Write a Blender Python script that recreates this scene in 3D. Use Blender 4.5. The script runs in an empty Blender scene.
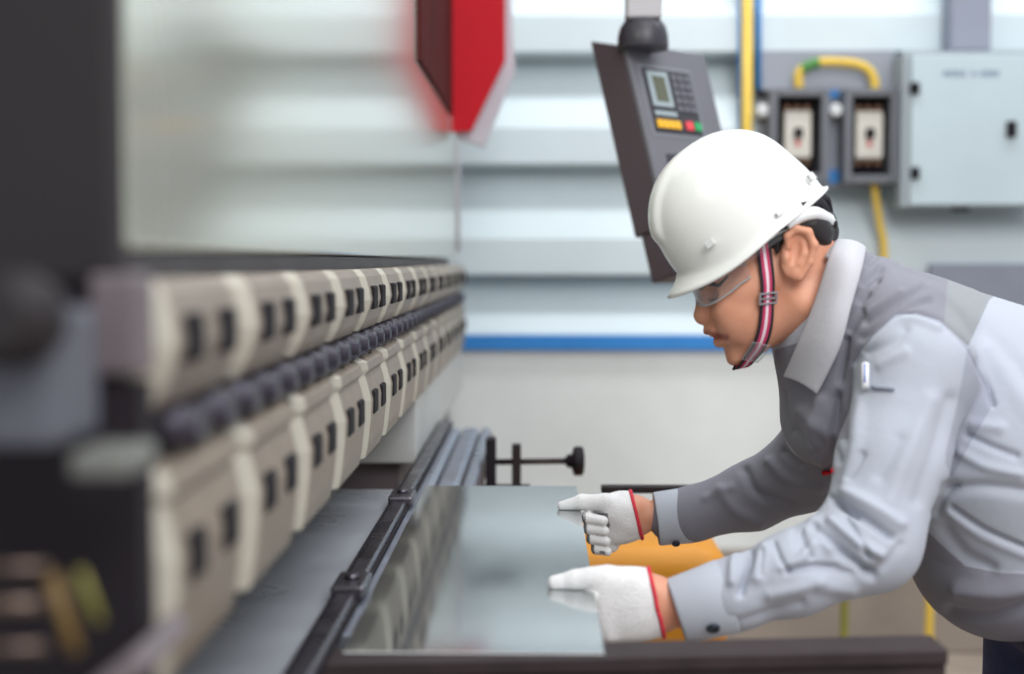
import bpy, bmesh, math, random
import numpy as np
from mathutils import Vector, Matrix
random.seed(4)
np.random.seed(4)
S = bpy.context.scene
COL = S.collection
R = math.radians
FPX = 1422.0
H = 1.40                                   # camera height

# ------------------------------------------------------------------ camera
cam = bpy.data.cameras.new('camera'); camo = bpy.data.objects.new('camera', cam); COL.objects.link(camo)
YAW, PIT = math.atan(27/FPX), math.atan(76/FPX)
camo.location = (0, 0, H); camo.rotation_euler = (math.pi/2 - PIT, 0, YAW)
cam.sensor_width = 36; cam.lens = FPX/1024*36; cam.clip_start = .05
cam.dof.use_dof = True; cam.dof.focus_distance = 2.22; cam.dof.aperture_fstop = 1.9
S.camera = camo
Mc = camo.rotation_euler.to_matrix()
RT = np.array(Mc @ Vector((1,0,0))); UP = np.array(Mc @ Vector((0,1,0))); FW = np.array(Mc @ Vector((0,0,-1)))
CP = np.array((0.,0.,H))
def P(px, py, Y):
    d = RT*(px-512)/FPX + UP*(337-py)/FPX + FW
    return CP + d*(Y/d[1])
def proj(v):
    q = v - CP
    z = q@FW
    return 512 + FPX*(q@RT)/z, 337 - FPX*(q@UP)/z

# ------------------------------------------------------------------ materials
def lin(c):
    return tuple(((x/255)/12.92 if x/255 <= .04045 else ((x/255+.055)/1.055)**2.4) for x in c)
def mat(name, rgb, rough=.5, metal=0., spec=.5, noise=0., nscale=8., bump=0., bscale=200., coat=0., stretch=None, sheen=0.):
    m = bpy.data.materials.new(name); m.use_nodes = True
    nt = m.node_tree; b = nt.nodes['Principled BSDF']
    c = lin(rgb)
    b.inputs['Base Color'].default_value = (*c, 1)
    b.inputs['Roughness'].default_value = rough
    b.inputs['Metallic'].default_value = metal
    b.inputs['Specular IOR Level'].default_value = spec
    b.inputs['Coat Weight'].default_value = coat
    b.inputs['Sheen Weight'].default_value = sheen
    tc = nt.nodes.new('ShaderNodeTexCoord')
    vec = tc.outputs['Object']
    if stretch:
        mp = nt.nodes.new('ShaderNodeMapping'); mp.inputs['Scale'].default_value = stretch
        nt.links.new(vec, mp.inputs['Vector']); vec = mp.outputs['Vector']
    if noise:
        n = nt.nodes.new('ShaderNodeTexNoise'); n.inputs['Scale'].default_value = nscale; n.inputs['Detail'].default_value = 6
        nt.links.new(vec, n.inputs['Vector'])
        r = nt.nodes.new('ShaderNodeMapRange'); r.inputs['From Min'].default_value = .3; r.inputs['From Max'].default_value = .7
        r.inputs['To Min'].default_value = 1-noise; r.inputs['To Max'].default_value = 1+noise*.6
        nt.links.new(n.outputs['Fac'], r.inputs['Value'])
        mx = nt.nodes.new('ShaderNodeVectorMath'); mx.operation = 'SCALE'
        mx.inputs[0].default_value = c
        nt.links.new(r.outputs['Result'], mx.inputs['Scale'])
        nt.links.new(mx.outputs['Vector'], b.inputs['Base Color'])
        if metal > .5 or rough < .4:
            r2 = nt.nodes.new('ShaderNodeMapRange'); r2.inputs['From Min'].default_value = .3; r2.inputs['From Max'].default_value = .7
            r2.inputs['To Min'].default_value = max(rough*.75,.02); r2.inputs['To Max'].default_value = rough*1.35
            nt.links.new(n.outputs['Fac'], r2.inputs['Value']); nt.links.new(r2.outputs['Result'], b.inputs['Roughness'])
    if bump:
        n2 = nt.nodes.new('ShaderNodeTexNoise'); n2.inputs['Scale'].default_value = bscale; n2.inputs['Detail'].default_value = 3
        nt.links.new(vec, n2.inputs['Vector'])
        bp = nt.nodes.new('ShaderNodeBump'); bp.inputs['Strength'].default_value = bump; bp.inputs['Distance'].default_value = .002
        nt.links.new(n2.outputs['Fac'], bp.inputs['Height']); nt.links.new(bp.outputs['Normal'], b.inputs['Normal'])
    return m
M = {}
M['concrete'] = mat('pale_concrete', (230,234,233), .8, noise=.10, nscale=2.2, bump=.3, bscale=40)
M['dado'] = mat('stained_cement', (150,139,129), .85, noise=.22, nscale=3, bump=.4, bscale=30)
M['floor'] = mat('worn_concrete_floor', (164,150,138), .6, noise=.2, nscale=4, bump=.2, bscale=30)
M['louver'] = mat('white_louver_paint', (206,219,225), .45, noise=.04, nscale=3)
M['blue'] = mat('blue_paint', (44,132,208), .5, noise=.08, nscale=6)
M['ram'] = mat('greenish_grey_enamel', (198,200,187), .15, spec=.5, metal=.6)
M['beam'] = mat('pale_grey_casting', (190,192,190), .5, noise=.06, nscale=14)
M['groove'] = mat('dark_groove_steel', (124,120,126), .5, metal=.2, noise=.1)
M['clamp'] = mat('beige_grey_clamp_steel', (138,127,116), .45, metal=.2, noise=.12, nscale=20)
M['die'] = mat('beige_die_steel', (136,124,111), .45, metal=.2, noise=.15, nscale=20)
M['edge'] = mat('lit_edge_steel', (176,172,160), .4, metal=.1, noise=.05)
M['slot'] = mat('dark_slot', (26,23,28), .7, spec=.2)
M['tool'] = mat('blackened_tool_steel', (58,54,66), .35, metal=.5, noise=.25, nscale=30)
M['frame'] = mat('charcoal_machine_paint', (42,38,41), .6, spec=.25, noise=.05, nscale=4)
M['block'] = mat('slate_painted_block', (86,88,98), .5, noise=.08)
M['mauve'] = mat('dusty_grey_bracket', (104,95,99), .5, noise=.1)
M['lightblock'] = mat('light_grey_steel', (104,106,102), .45, noise=.1)
M['black'] = mat('near_black_paint', (33,28,34), .6, spec=.2, noise=.1)
M['brass'] = mat('dull_yellow_paint', (112,88,42), .5, noise=.1)
M['rodsteel'] = mat('brown_tinted_rod', (110,94,86), .35, metal=.7)
M['red'] = mat('signal_red_paint', (200,16,36), .5, spec=.2, noise=.06, nscale=8)
M['darkred'] = mat('dark_red_brown_panel', (84,34,34), .8, spec=.05, noise=.35, nscale=16, stretch=(1,1,.25))
M['whiteedge'] = mat('dull_white_edge', (196,192,202), .5)
M['sheet'] = mat('galvanised_sheet', (190,194,195), .085, metal=.92, noise=.07, nscale=5, stretch=(3,.5,1))
M['sheetedge'] = mat('sheet_edge_highlight', (232,234,236), .4, metal=.1)
M['shelf'] = mat('brushed_steel_shelf', (176,180,188), .3, metal=.3, noise=.08, nscale=5)
M['rib'] = mat('grey_extrusion', (150,156,170), .35, metal=.55, noise=.1, nscale=12)
M['ribdark'] = mat('brown_dark_channel', (72,60,64), .5, metal=.2)
M['rail'] = mat('dark_polished_bar', (98,94,102), .28, metal=.8, noise=.15, nscale=14)
M['darksteel'] = mat('dark_mill_steel', (54,45,47), .6, spec=.25, metal=.1, noise=.25, nscale=14, bump=.2, bscale=60)
M['yellow'] = mat('amber_plastic', (224,148,24), .5, noise=.06, nscale=5)
M['cable'] = mat('yellow_conduit', (226,190,74), .5, noise=.06)
M['green'] = mat('green_tape', (70,132,58), .5)
M['olive'] = mat('olive_yellow_paint', (132,128,58), .5, noise=.1)
M['boxgrey'] = mat('grey_switchbox', (104,107,114), .5, noise=.06)
M['boxdark'] = mat('dark_box_interior', (40,34,38), .8, spec=.2)
M['breaker'] = mat('cream_breaker', (214,210,200), .5)
M['copper'] = mat('copper_terminal', (120,88,66), .5, metal=.3)
M['cabinet'] = mat('pale_blue_grey_enamel', (184,200,207), .45, noise=.05, nscale=4)
M['cabedge'] = mat('cabinet_edge_grey', (156,166,172), .5)
M['ink'] = mat('faded_blue_ink', (70,88,130), .7)
M['board'] = mat('slate_backboard', (150,155,166), .6, noise=.06)
M['panelgrey'] = mat('blue_grey_panel', (140,146,162), .6, noise=.06)
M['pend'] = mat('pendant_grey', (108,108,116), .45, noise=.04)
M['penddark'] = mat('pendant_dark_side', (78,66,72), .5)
M['postgrey2'] = mat('keypad_surround', (128,130,138), .45)
M['keypad'] = mat('keypad_charcoal', (54,52,60), .4)
M['key'] = mat('grey_key', (98,98,108), .5)
M['bezel'] = mat('pale_bezel', (158,172,178), .4)
M['lcd'] = mat('olive_lcd', (92,96,80), .2)
M['ykey'] = mat('yellow_key', (236,180,44), .45)
M['rkey'] = mat('red_key', (232,72,82), .45)
M['gkey'] = mat('green_key', (40,160,96), .45)
M['white'] = mat('white_plastic', (236,238,240), .4)
M['postgrey'] = mat('post_grey', (176,173,177), .45)
M['skin'] = mat('tan_skin', (206,150,124), .5, noise=.08, nscale=30, spec=.4)
M['lip'] = mat('lip', (150,84,80), .45)
M['hair'] = mat('black_hair', (34,30,32), .5, noise=.3, nscale=90, bump=.6, bscale=300)
M['helmet'] = mat('white_helmet_plastic', (231,232,230), .22, coat=.25)
M['slotw'] = mat('helmet_slot_grey', (206,208,208), .4)
M['glove'] = mat('white_knit_cotton', (232,232,234), .9, noise=.06, nscale=60, bump=1.0, bscale=420, sheen=.2)
M['fingergrey'] = mat('grey_finger_faces', (128,130,134), .7, bump=.6, bscale=200)
M['redtrim'] = mat('red_overlock_thread', (214,52,72), .8, noise=.2, nscale=120)
M['denim'] = mat('dark_navy_denim', (60,68,104), .85, noise=.2, nscale=40, bump=.4)
M['shoe'] = mat('black_leather', (30,28,28), .4)
M['fab_l'] = mat('pale_grey_cotton', (178,184,196), .85, noise=.03, nscale=12, bump=.25, bscale=500, sheen=.1)
M['fab_c'] = mat('collar_cotton', (190,190,197), .85, bump=.5, bscale=450)
M['button'] = mat('dark_metal_button', (62,70,82), .35, metal=.6)
M['penw'] = mat('pen_white', (238,240,244), .3)
M['penb'] = mat('pen_blue', (44,84,176), .3)
M['strapblack'] = mat('black_webbing', (34,30,38), .8)
M['chrome'] = mat('buckle_metal', (190,190,196), .25, metal=.8)

# ------------------------------------------------------------------ helpers
def tag(o, label=None, cat=None, group=None, kind=None):
    if label: o['label'] = label
    if cat: o['category'] = cat
    if group: o['group'] = group
    if kind: o['kind'] = kind
    return o
def empty(name, loc, label=None, cat=None, group=None):
    o = bpy.data.objects.new(name, None); o.empty_display_size = .1; COL.objects.link(o); o.location = loc
    return tag(o, label, cat, group)
def link(name, me, m, parent=None):
    o = bpy.data.objects.new(name, me); COL.objects.link(o)
    for mm in (m if isinstance(m, (list, tuple)) else [m]): me.materials.append(mm)
    if parent is not None:
        o.parent = parent
        if parent.type == 'EMPTY': o.matrix_parent_inverse = Matrix.Translation(-Vector(parent.location))
    return o
class MB:
    """collects solid pieces and links them as one mesh object, in world coordinates"""
    def __init__(s): s.bm = bmesh.new()
    def box(s, x0, x1, y0, y1, z0, z1, mi=0, bev=0.):
        c = Vector(((x0+x1)/2,(y0+y1)/2,(z0+z1)/2))
        return s.obox(c, (Vector((1,0,0)),Vector((0,1,0)),Vector((0,0,1))), ((x1-x0)/2,(y1-y0)/2,(z1-z0)/2), mi, bev)
    def obox(s, c, ax, h, mi=0, bev=0.):
        c = Vector(c); ax = [Vector(a).normalized() for a in ax]
        vs = []
        for sx in (-1,1):
            for sy in (-1,1):
                for sz in (-1,1):
                    vs.append(s.bm.verts.new(c + ax[0]*h[0]*sx + ax[1]*h[1]*sy + ax[2]*h[2]*sz))
        F = [(0,1,3,2),(4,6,7,5),(0,4,5,1),(2,3,7,6),(0,2,6,4),(1,5,7,3)]
        fs = [s.bm.faces.new([vs[i] for i in f]) for f in F]
        if ax[0].cross(ax[1]).dot(ax[2]) < 0:
            for f in fs: f.normal_flip()
        for f in fs: f.material_index = mi
        if bev > 0:
            es = list({e for f in fs for e in f.edges})
            r = bmesh.ops.bevel(s.bm, geom=es, offset=bev, segments=2, profile=.5, affect='EDGES', clamp_overlap=True)
            for f in r['faces']: f.material_index = mi
        return s
    def loft(s, secs, mi=0, cap=True, closed=True, smooth=False):
        rows = [[s.bm.verts.new(Vector(tuple(p))) for p in sec] for sec in secs]
        n = len(rows[0])
        for a, b in zip(rows[:-1], rows[1:]):
            for i in range(n if closed else n-1):
                j = (i+1) % n
                f = s.bm.faces.new((a[i], a[j], b[j], b[i])); f.material_index = mi; f.smooth = smooth
        if cap and closed:
            f = s.bm.faces.new(rows[0][::-1]); f.material_index = mi
            f = s.bm.faces.new(rows[-1]); f.material_index = mi
        return s
    def tube(s, pts, r, n=12, mi=0, cap=True, smooth=True):
        pts = [Vector(tuple(p)) for p in pts]
        rs = r if isinstance(r, (list, tuple)) else [r]*len(pts)
        secs = []
        t0 = (pts[1]-pts[0]).normalized()
        u = t0.orthogonal().normalized()
        for i, p in enumerate(pts):
            t = (pts[min(i+1,len(pts)-1)] - pts[max(i-1,0)]).normalized()
            u = (u - t*u.dot(t)).normalized(); w = t.cross(u)
            secs.append([p + (u*math.cos(2*math.pi*k/n) + w*math.sin(2*math.pi*k/n))*rs[i] for k in range(n)])
        return s.loft(secs, mi, cap, smooth=smooth)
    def prism(s, poly, d, mi=0):
        d = Vector(d)
        return s.loft([[Vector(tuple(p)) for p in poly], [Vector(tuple(p))+d for p in poly]], mi)
    def lathe(s, c, ax, prof, n=24, mi=0, smooth=True):
        """prof: list of (radius, height) along axis ax from c"""
        c = Vector(tuple(c)); ax = Vector(tuple(ax)).normalized(); u = ax.orthogonal().normalized(); w = ax.cross(u)
        secs = [[c + ax*h + (u*math.cos(2*math.pi*k/n)+w*math.sin(2*math.pi*k/n))*max(r,1e-4) for k in range(n)] for r, h in prof]
        return s.loft(secs, mi, True, smooth=smooth)
    def build(s, name, m, parent=None, bevel=0.):
        bmesh.ops.recalc_face_normals(s.bm, faces=s.bm.faces)
        me = bpy.data.meshes.new(name); s.bm.to_mesh(me); s.bm.free()
        o = link(name, me, m, parent)
        if bevel:
            b = o.modifiers.new('bevel', 'BEVEL'); b.width = bevel; b.segments = 2; b.limit_method = 'ANGLE'; b.angle_limit = R(40)
            b.harden_normals = False
        return o
def crv(pts, n=8):
    """Catmull-Rom through points"""
    pts = [np.array(p, float) for p in pts]
    out = []
    for i in range(len(pts)-1):
        p0 = pts[max(i-1,0)]; p1 = pts[i]; p2 = pts[i+1]; p3 = pts[min(i+2,len(pts)-1)]
        for k in range(n):
            t = k/n
            out.append(.5*((2*p1)+(-p0+p2)*t+(2*p0-5*p1+4*p2-p3)*t*t+(-p0+3*p1-3*p2+p3)*t**3))
    out.append(pts[-1]); return out
# ================================================================== the setting
WY = 5.10
def zpx(py, Y, px=700): return P(px, py, Y)[2]
b = MB(); b.box(-3.5, 4.5, -1.2, WY+.5, -.06, 0); tag(b.build('floor', M['floor']), kind='structure')
ZB = zpx(350, WY); ZS = zpx(335, WY)
b = MB(); b.box(-3.5, 4.5, WY, WY+.2, 0, ZB); tag(b.build('wall_back', M['concrete']), kind='structure')
b = MB(); b.box(-3.5, 4.5, WY-.06, WY, 0, zpx(548, WY)); tag(b.build('baseboard_back', M['dado'], bevel=.01), kind='structure')
b = MB(); b.box(-3.5, 4.5, WY-.03, WY+.2, ZB, ZS); tag(b.build('trim_1', M['blue'], bevel=.004), kind='structure')
# louvred cladding above the blue band
per = 110*WY/FPX; lip = 36*WY/FPX; z0 = ZS
prof = [(WY-.0, z0), (WY-.0, z0+.001)]
prof = []
z = z0; prof.append((WY-.005, z))
z = zpx(275, WY); prof.append((WY+.15, z-.002))
for k in range(7):
    prof.append((WY+.0, z)); prof.append((WY, z+lip)); z += per
    prof.append((WY+.15, z-.004))
prof += [(WY+.3, z), (WY+.3, z0)]
b = MB(); b.loft([[(x, y, zz) for y, zz in prof] for x in (-3.5, 4.5)])
tag(b.build('wall_upper', M['louver'], bevel=.006), kind='structure')
# unseen roof beams, added for dark streaks mirrored in the steel
for i, (x, w) in enumerate(((-1.25,.09), (-.72,.06))):
    b = MB(); b.box(x-w, x+w, -1, WY, 4.0, 4.22); b.box(x-w*1.6, x+w*1.6, -1, WY, 3.96, 4.0)
    tag(b.build('trim_%d' % (i+2), M['ribdark']), kind='structure')

# ================================================================== press brake
PB = empty('press_brake', (-.6, 2.8, 0), 'long grey sheet metal bending press with a row of beige clamps, filling the left side', 'press')
b = MB(); b.box(-.95, -.27, .93, 4.75, H+.008, 3.0); b.build('ram', M['ram'], PB, bevel=.004)
b = MB(); b.box(-.95, -.30, .95, 4.72, H-.016, H+.006); b.build('ram_groove', M['groove'], PB)
b = MB(); b.box(-.95, -.285, .96, 4.72, H-.10, H-.016); b.build('clamp_backing', M['frame'], PB)
def section(prof, x0, y, ins):
    return [(x0+dx-(ins if dx > -.055 else 0), y, H+z) for dx, z in prof]
UPROF = [(-.06,-.012),(-.016,-.012),(-.008,-.022),(-.002,-.042),(0,-.056),(-.003,-.068),(-.010,-.086),(-.019,-.101),(-.06,-.101)]
LPROF = [(-.06,-.138),(-.020,-.138),(-.006,-.144),(-.004,-.157),(-.010,-.163),(-.006,-.175),(0,-.200),(-.001,-.228),(-.005,-.262),(-.010,-.284),(-.06,-.284)]
PITCH, GAP, Y0, NC = .272, .046, .926, 14
def clampunit(prof, zslot, m, parent, nm):
    b = MB(); y1 = PITCH-GAP
    b.loft([section(prof, -.24, Y0, .012), section(prof, -.24, Y0+.014, 0), section(prof, -.24, Y0+y1-.014, 0), section(prof, -.24, Y0+y1, .012)])
    for f in b.bm.faces:
        c_ = f.calc_center_median()
        if c_.y < Y0+.0138: f.material_index = 1  # near-end faces get a paler colour, as if catching the light
    o = b.build(nm, [m, M['edge']], parent, bevel=.002)
    sl = []
    for yy in (.060, .166):
        b = MB()
        b.box(-.262, -.2375, Y0+yy-.024, Y0+yy+.024, H+zslot-.017, H+zslot+.017)
        sl.append(b.build('slot', M['slot'], o, bevel=.003))
    return o, sl
def rep(o, subs, k, dy):
    c = o.copy(); COL.objects.link(c); c.location.y += dy*k
    for s_ in subs:
        d = s_.copy(); COL.objects.link(d); d.parent = c
        d.matrix_parent_inverse = s_.matrix_parent_inverse.copy()
    return c
cu, cs = clampunit(UPROF, -.053, M['clamp'], PB, 'clamp')
for k in range(1, NC): rep(cu, cs, k, PITCH)
du, ds = clampunit(LPROF, -.205, M['die'], PB, 'die_clamp')
for k in range(1, NC): rep(du, ds, k, PITCH)
b = MB(); b.box(-.30, -.262, .96, 4.72, H-.139, H-.102); rl = b.build('punch_rail', M['black'], PB)
b = MB(); cc = (-.252, 1.0, H-.118)
b.lathe((cc[0]-.02, cc[1], cc[2]), (1,0,0), [(.0155,0),(.0168,.004),(.0168,.020),(.012,.022),(.012,.030),(.007,.032)], 10)
b.box(cc[0]-.03, cc[0]+.004, cc[1]+.028, cc[1]+.070, H-.1365, H-.1035, bev=.007)
kn = b.build('tool_knuckle', M['tool'], PB)
for k in range(1, 37):
    c = kn.copy(); COL.objects.link(c); c.location.y += .1*k
b = MB(); b.box(-.95, -.47, .96, 4.72, .30, H-.24); b.box(-.5, -.29, .96, 4.72, H-.282, H-.135); b.build('lower_beam', M['frame'], PB)
ze = zpx(462, 3.0, 420)
b = MB(); b.box(-.95, -.259, 2.98, 3.87, ze, H-.286); b.box(-.95, -.259, 3.878, 4.74, ze, H-.286)
b.build('bed_block', M['beam'], PB, bevel=.003)
b = MB(); b.box(-.95, -.30, 3.02, 4.72, .25, ze-.004); b.build('bed_foot', M['mauve'], PB)
# near frame
b = MB(); b.box(-1.3, -.262, .878, .905, 1.385, 3.0); b.build('side_frame', M['frame'], PB, bevel=.006)
b = MB(); b.box(-1.3, -.262, .872, .90, 1.30, 1.384); b.box(-1.3, -.246, .868, .898, .0, 1.325); b.build('frame_lower', M['black'], PB)
b = MB(); b.box(-.275, -.2435, .862, .898, 1.33, 1.392, bev=.004); b.build('end_bracket', M['mauve'], PB)
b = MB()
p0 = P(-20, 308, .80); p1 = P(80, 440, .80); b.box(p0[0], p1[0], .76, .84, p1[2], p0[2], bev=.006); b.build('hydraulic_block', M['block'], PB)
b = MB()
p0 = P(78, 400, .80); p1 = P(140, 478, .80); b.box(p0[0], p1[0], .78, .84, zpx(474,.8,100), zpx(448,.8,100), bev=.004); b.build('terminal_block', M['lightblock'], PB)
b = MB(); b.lathe(P(20, 318, .76), (0,-1,0), [(.024,-.01),(.026,.0),(.026,.02),(.016,.024),(.016,.034)], 16); b.build('pressure_cap', M['frame'], PB)
for yy, r_ in ((568,.003), (605,.0045), (648,.003)):
    b = MB(); b.tube([P(-40, yy, .80), P(48, yy-1, .80)], r_); b.build('guide_rod', M['rodsteel'], PB)
for (xa, ya, xb, yb, w, mm) in ((52,574,76,652,.0042,'brass'), (80,570,100,622,.0024,'olive')):
    b = MB(); b.tube([P(xa,ya,.79), P(xb,yb,.79)], w, 8); b.build('brace', M[mm], PB)
# treadle-side plate sweeping up toward the dies, bottom left
b = MB()
b.obox(P(100, 690, .86), ((.78,.2,.62),(0,1,0),(-.62,0,.78)), (.05,.05,.008), bev=.003); b.build('deflector_plate', M['mauve'], PB)
# red guard at the far end of the ram
gp = [P(450,-60,4.35), P(505,-60,4.35), P(505,60,4.35), P(471,131,4.35), P(451,132,4.35)]
gd = gp[0][0]
b = MB(); b.prism(gp, (0,.03,0)); gu = b.build('red_guard', M['red'], PB, bevel=.003)
gp2 = [P(452,-60,4.39), P(509,-60,4.39), P(515,70,4.39), P(484,147,4.39), P(456,138,4.39)]
b = MB(); b.prism(gp2, (0,.05,0)); b.build('guard_backplate', M['whiteedge'], PB, bevel=.003)
zb = zpx(60, 3.17, 418)
b = MB(); b.box(-.275, -.262, 3.17, 4.34, zb, 3.0); b.build('side_strip', M['darkred'], PB, bevel=.002)
b = MB(); b.tube([P(459,140,4.72), P(459,252,4.72)], .004); b.build('edge_wire', M['whiteedge'], PB)
b = MB(); b.tube(crv([P(452,238,4.5), P(444,236,4.45), P(441,231,4.42)],4), .006, 8); b.build('hook', M['groove'], PB)

# ================================================================== table, rail, sheet
ZT = .98                                         # top of the steel sheet
ST = empty('support_table', (.1, 2.1, 0), 'dark steel support table with ribbed extrusions under the bright metal sheet', 'table')
t = ZT-.003
def beam(y0, y1, x0, x1, zt, zl, nm):
    b = MB()
    b.box(x0, x1, y0, y1, zt-.016, zt, bev=.002)
    b.box(x0, x1, y0+.008, y1, zt-zl, zt-.0165, bev=.002)
    for v in b.bm.verts: v.co.y += (v.co.x-.06)*.10 - .022
    return b.build(nm, M['darksteel'], ST)
beam(1.52, 1.585, -.24, zx:=P(945,650,1.55)[0], t, .036, 'crossbeam')
b = MB(); b.box(.118, .42, 2.66, 2.69, ZT-.017, ZT-.004, bev=.002); b.build('crossbeam', M['darksteel'], ST)
b = MB(); b.box(-.20, -.03, 1.535, 1.55, t-.10, t-.034); b.box(-.165,-.125,1.50,1.53,t-.075,t-.045); b.build('bolt_plate', M['ribdark'], ST, bevel=.003)
for x in (-.225, -.175, -.135):
    w = {-.225:.024, -.175:.022, -.135:.012}[x]
    yf = 3.62
    b = MB()
    b.loft([[(x-w, y, t-.05), (x-w, y, t-.010), (x-w*.55, y, t-.003), (x+w*.55, y, t-.003), (x+w, y, t-.010), (x+w, y, t-.05)] for y in (1.60, yf)])
    b.build('rib_extrusion', M['rib'], ST, bevel=.002)
    b = MB(); b.box(x+w+.0005, x+w+.006, 1.60, yf-.02, t-.05, t-.016); b.build('channel', M['ribdark'], ST)
for x, y in ((-.2,1.555), (.40,1.555), (.03,2.60), (-.05,2.60), (-.18,3.5)):
    b = MB(); b.box(x-.025, x+.025, y-.025, y+.025, 0, t-.05); b.build('leg', M['darksteel'], ST)
b = MB(); b.box(-.46, -.262, 1.05, 2.64, t-.02, t-.004); b.build('side_shelf', M['shelf'], ST)
for y in (1.3, 2.4):
    b = MB(); b.box(-.40, -.36, y-.02, y+.02, 0, t-.02); b.build('leg', M['darksteel'], ST)

GR = empty('guide_rail', (-.238, 2.2, ZT), 'dark polished guide bar with collars running along the sheet edge', 'rail')
b = MB(); b.box(-.252, -.226, 1.15, 3.66, ZT-.003, ZT+.010, bev=.004); b.build('bar', M['rail'], GR)
b = MB(); b.box(-.257, -.2525, 1.15, 3.66, ZT-.0035, ZT+.006); b.box(-.2255, -.222, 1.15, 3.66, ZT-.003, ZT+.004); b.build('edge_strip', M['black'], GR)
for y in (2.45, 1.78):
    b = MB(); b.box(-.258, -.216, y-.045, y+.045, ZT+.001, ZT+.018, bev=.004)
    b.lathe((-.237,y,ZT+.018), (0,0,1), [(.010,0),(.010,.005),(.005,.006)], 6); b.build('collar', M['rail'], GR)
b = MB(); b.box(-.211, .0705, 1.508, 2.64, ZT-.002, ZT); b.bm.normal_update()
for f in b.bm.faces:
    if abs(f.normal.z) < .5: f.material_index = 1  # highlight along the sheet's edge put into a paler material
tag(b.build('sheet_metal', [M['sheet'], M['sheetedge']]), 'bright flat galvanised metal sheet held by both gloved hands', 'sheet')

# handwheel stop beyond the sheet
HS = empty('clamp_screw', (-.05, 3.2, ZT), 'dark screw clamp with round hand knob standing beyond the metal sheet', 'clamp')
YH = 3.05
def pb(x0,y0,x1,y1,Y,d,nm,m,par,bev=.002):
    a = P(x0,y0,Y); c = P(x1,y1,Y); b = MB(); b.box(a[0], c[0], Y-d/2, Y+d/2, c[2], a[2], bev=bev); return b.build(nm, m, par)
pb(486,438,496,492,YH,.05,'upright_plate',M['black'],HS)
pb(512,444,521,492,YH,.03,'post',M['darksteel'],HS)
pb(478,486,530,497,YH,.06,'base',M['darksteel'],HS)
b = MB(); b.tube([P(494,462,YH), P(572,461,YH)], .0065); b.build('threaded_rod', M['darksteel'], HS)
b = MB(); b.lathe(P(568,461,YH), (1,0,0), [(.008,-.006),(.015,0),(.015,.008),(.030,.012),(.032,.016),(.032,.030),(.026,.034),(.010,.036)], 16); b.build('knob', M['black'], HS)
b = MB(); b.box(P(478,490,YH)[0], P(515,490,YH)[0], YH-.03, YH+.03, 0, zpx(497,YH,520)); b.build('stand', M['darksteel'], HS)

# yellow bin
YB = 3.06
c = (P(627,540,YB)[0], YB+.0); zt = zpx(532, YB+.0, 700)
rb = .212
YBN = empty('plastic_bin', (c[0], c[1], 0), 'amber yellow plastic bin standing behind the gloved hands', 'bin')
def rsq(hw, z, r=.05, n=5, off=0):
    out = []
    for q, (sx, sy) in enumerate(((1,1),(-1,1),(-1,-1),(1,-1))):
        for k in range(n+1):
            a = math.pi/2*q + math.pi/2*k/n
            out.append((c[0]+sx*(hw-r)+r*math.cos(a), c[1]+sy*(.16*hw/rb+.0-r)+r*math.sin(a), z))
    return out
b = MB(); b.loft([rsq(rb*.8,0), rsq(rb*.83,.02), rsq(rb*.985,zt-.10), rsq(rb*.955,zt-.10), rsq(rb*.80,.03)], cap=True); b.build('tub', M['yellow'], YBN)
b = MB(); b.loft([rsq(rb*.99,zt-.10), rsq(rb*1.0,zt-.095)]+[rsq(rb*max(math.cos(a*math.pi/16),.04)**.28,zt-.09+.09*math.sin(a*math.pi/16),.05*max(math.cos(a*math.pi/16),.04)**.3) for a in range(0,9)], cap=True, smooth=True); b.build('lid', M['yellow'], YBN)

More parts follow.
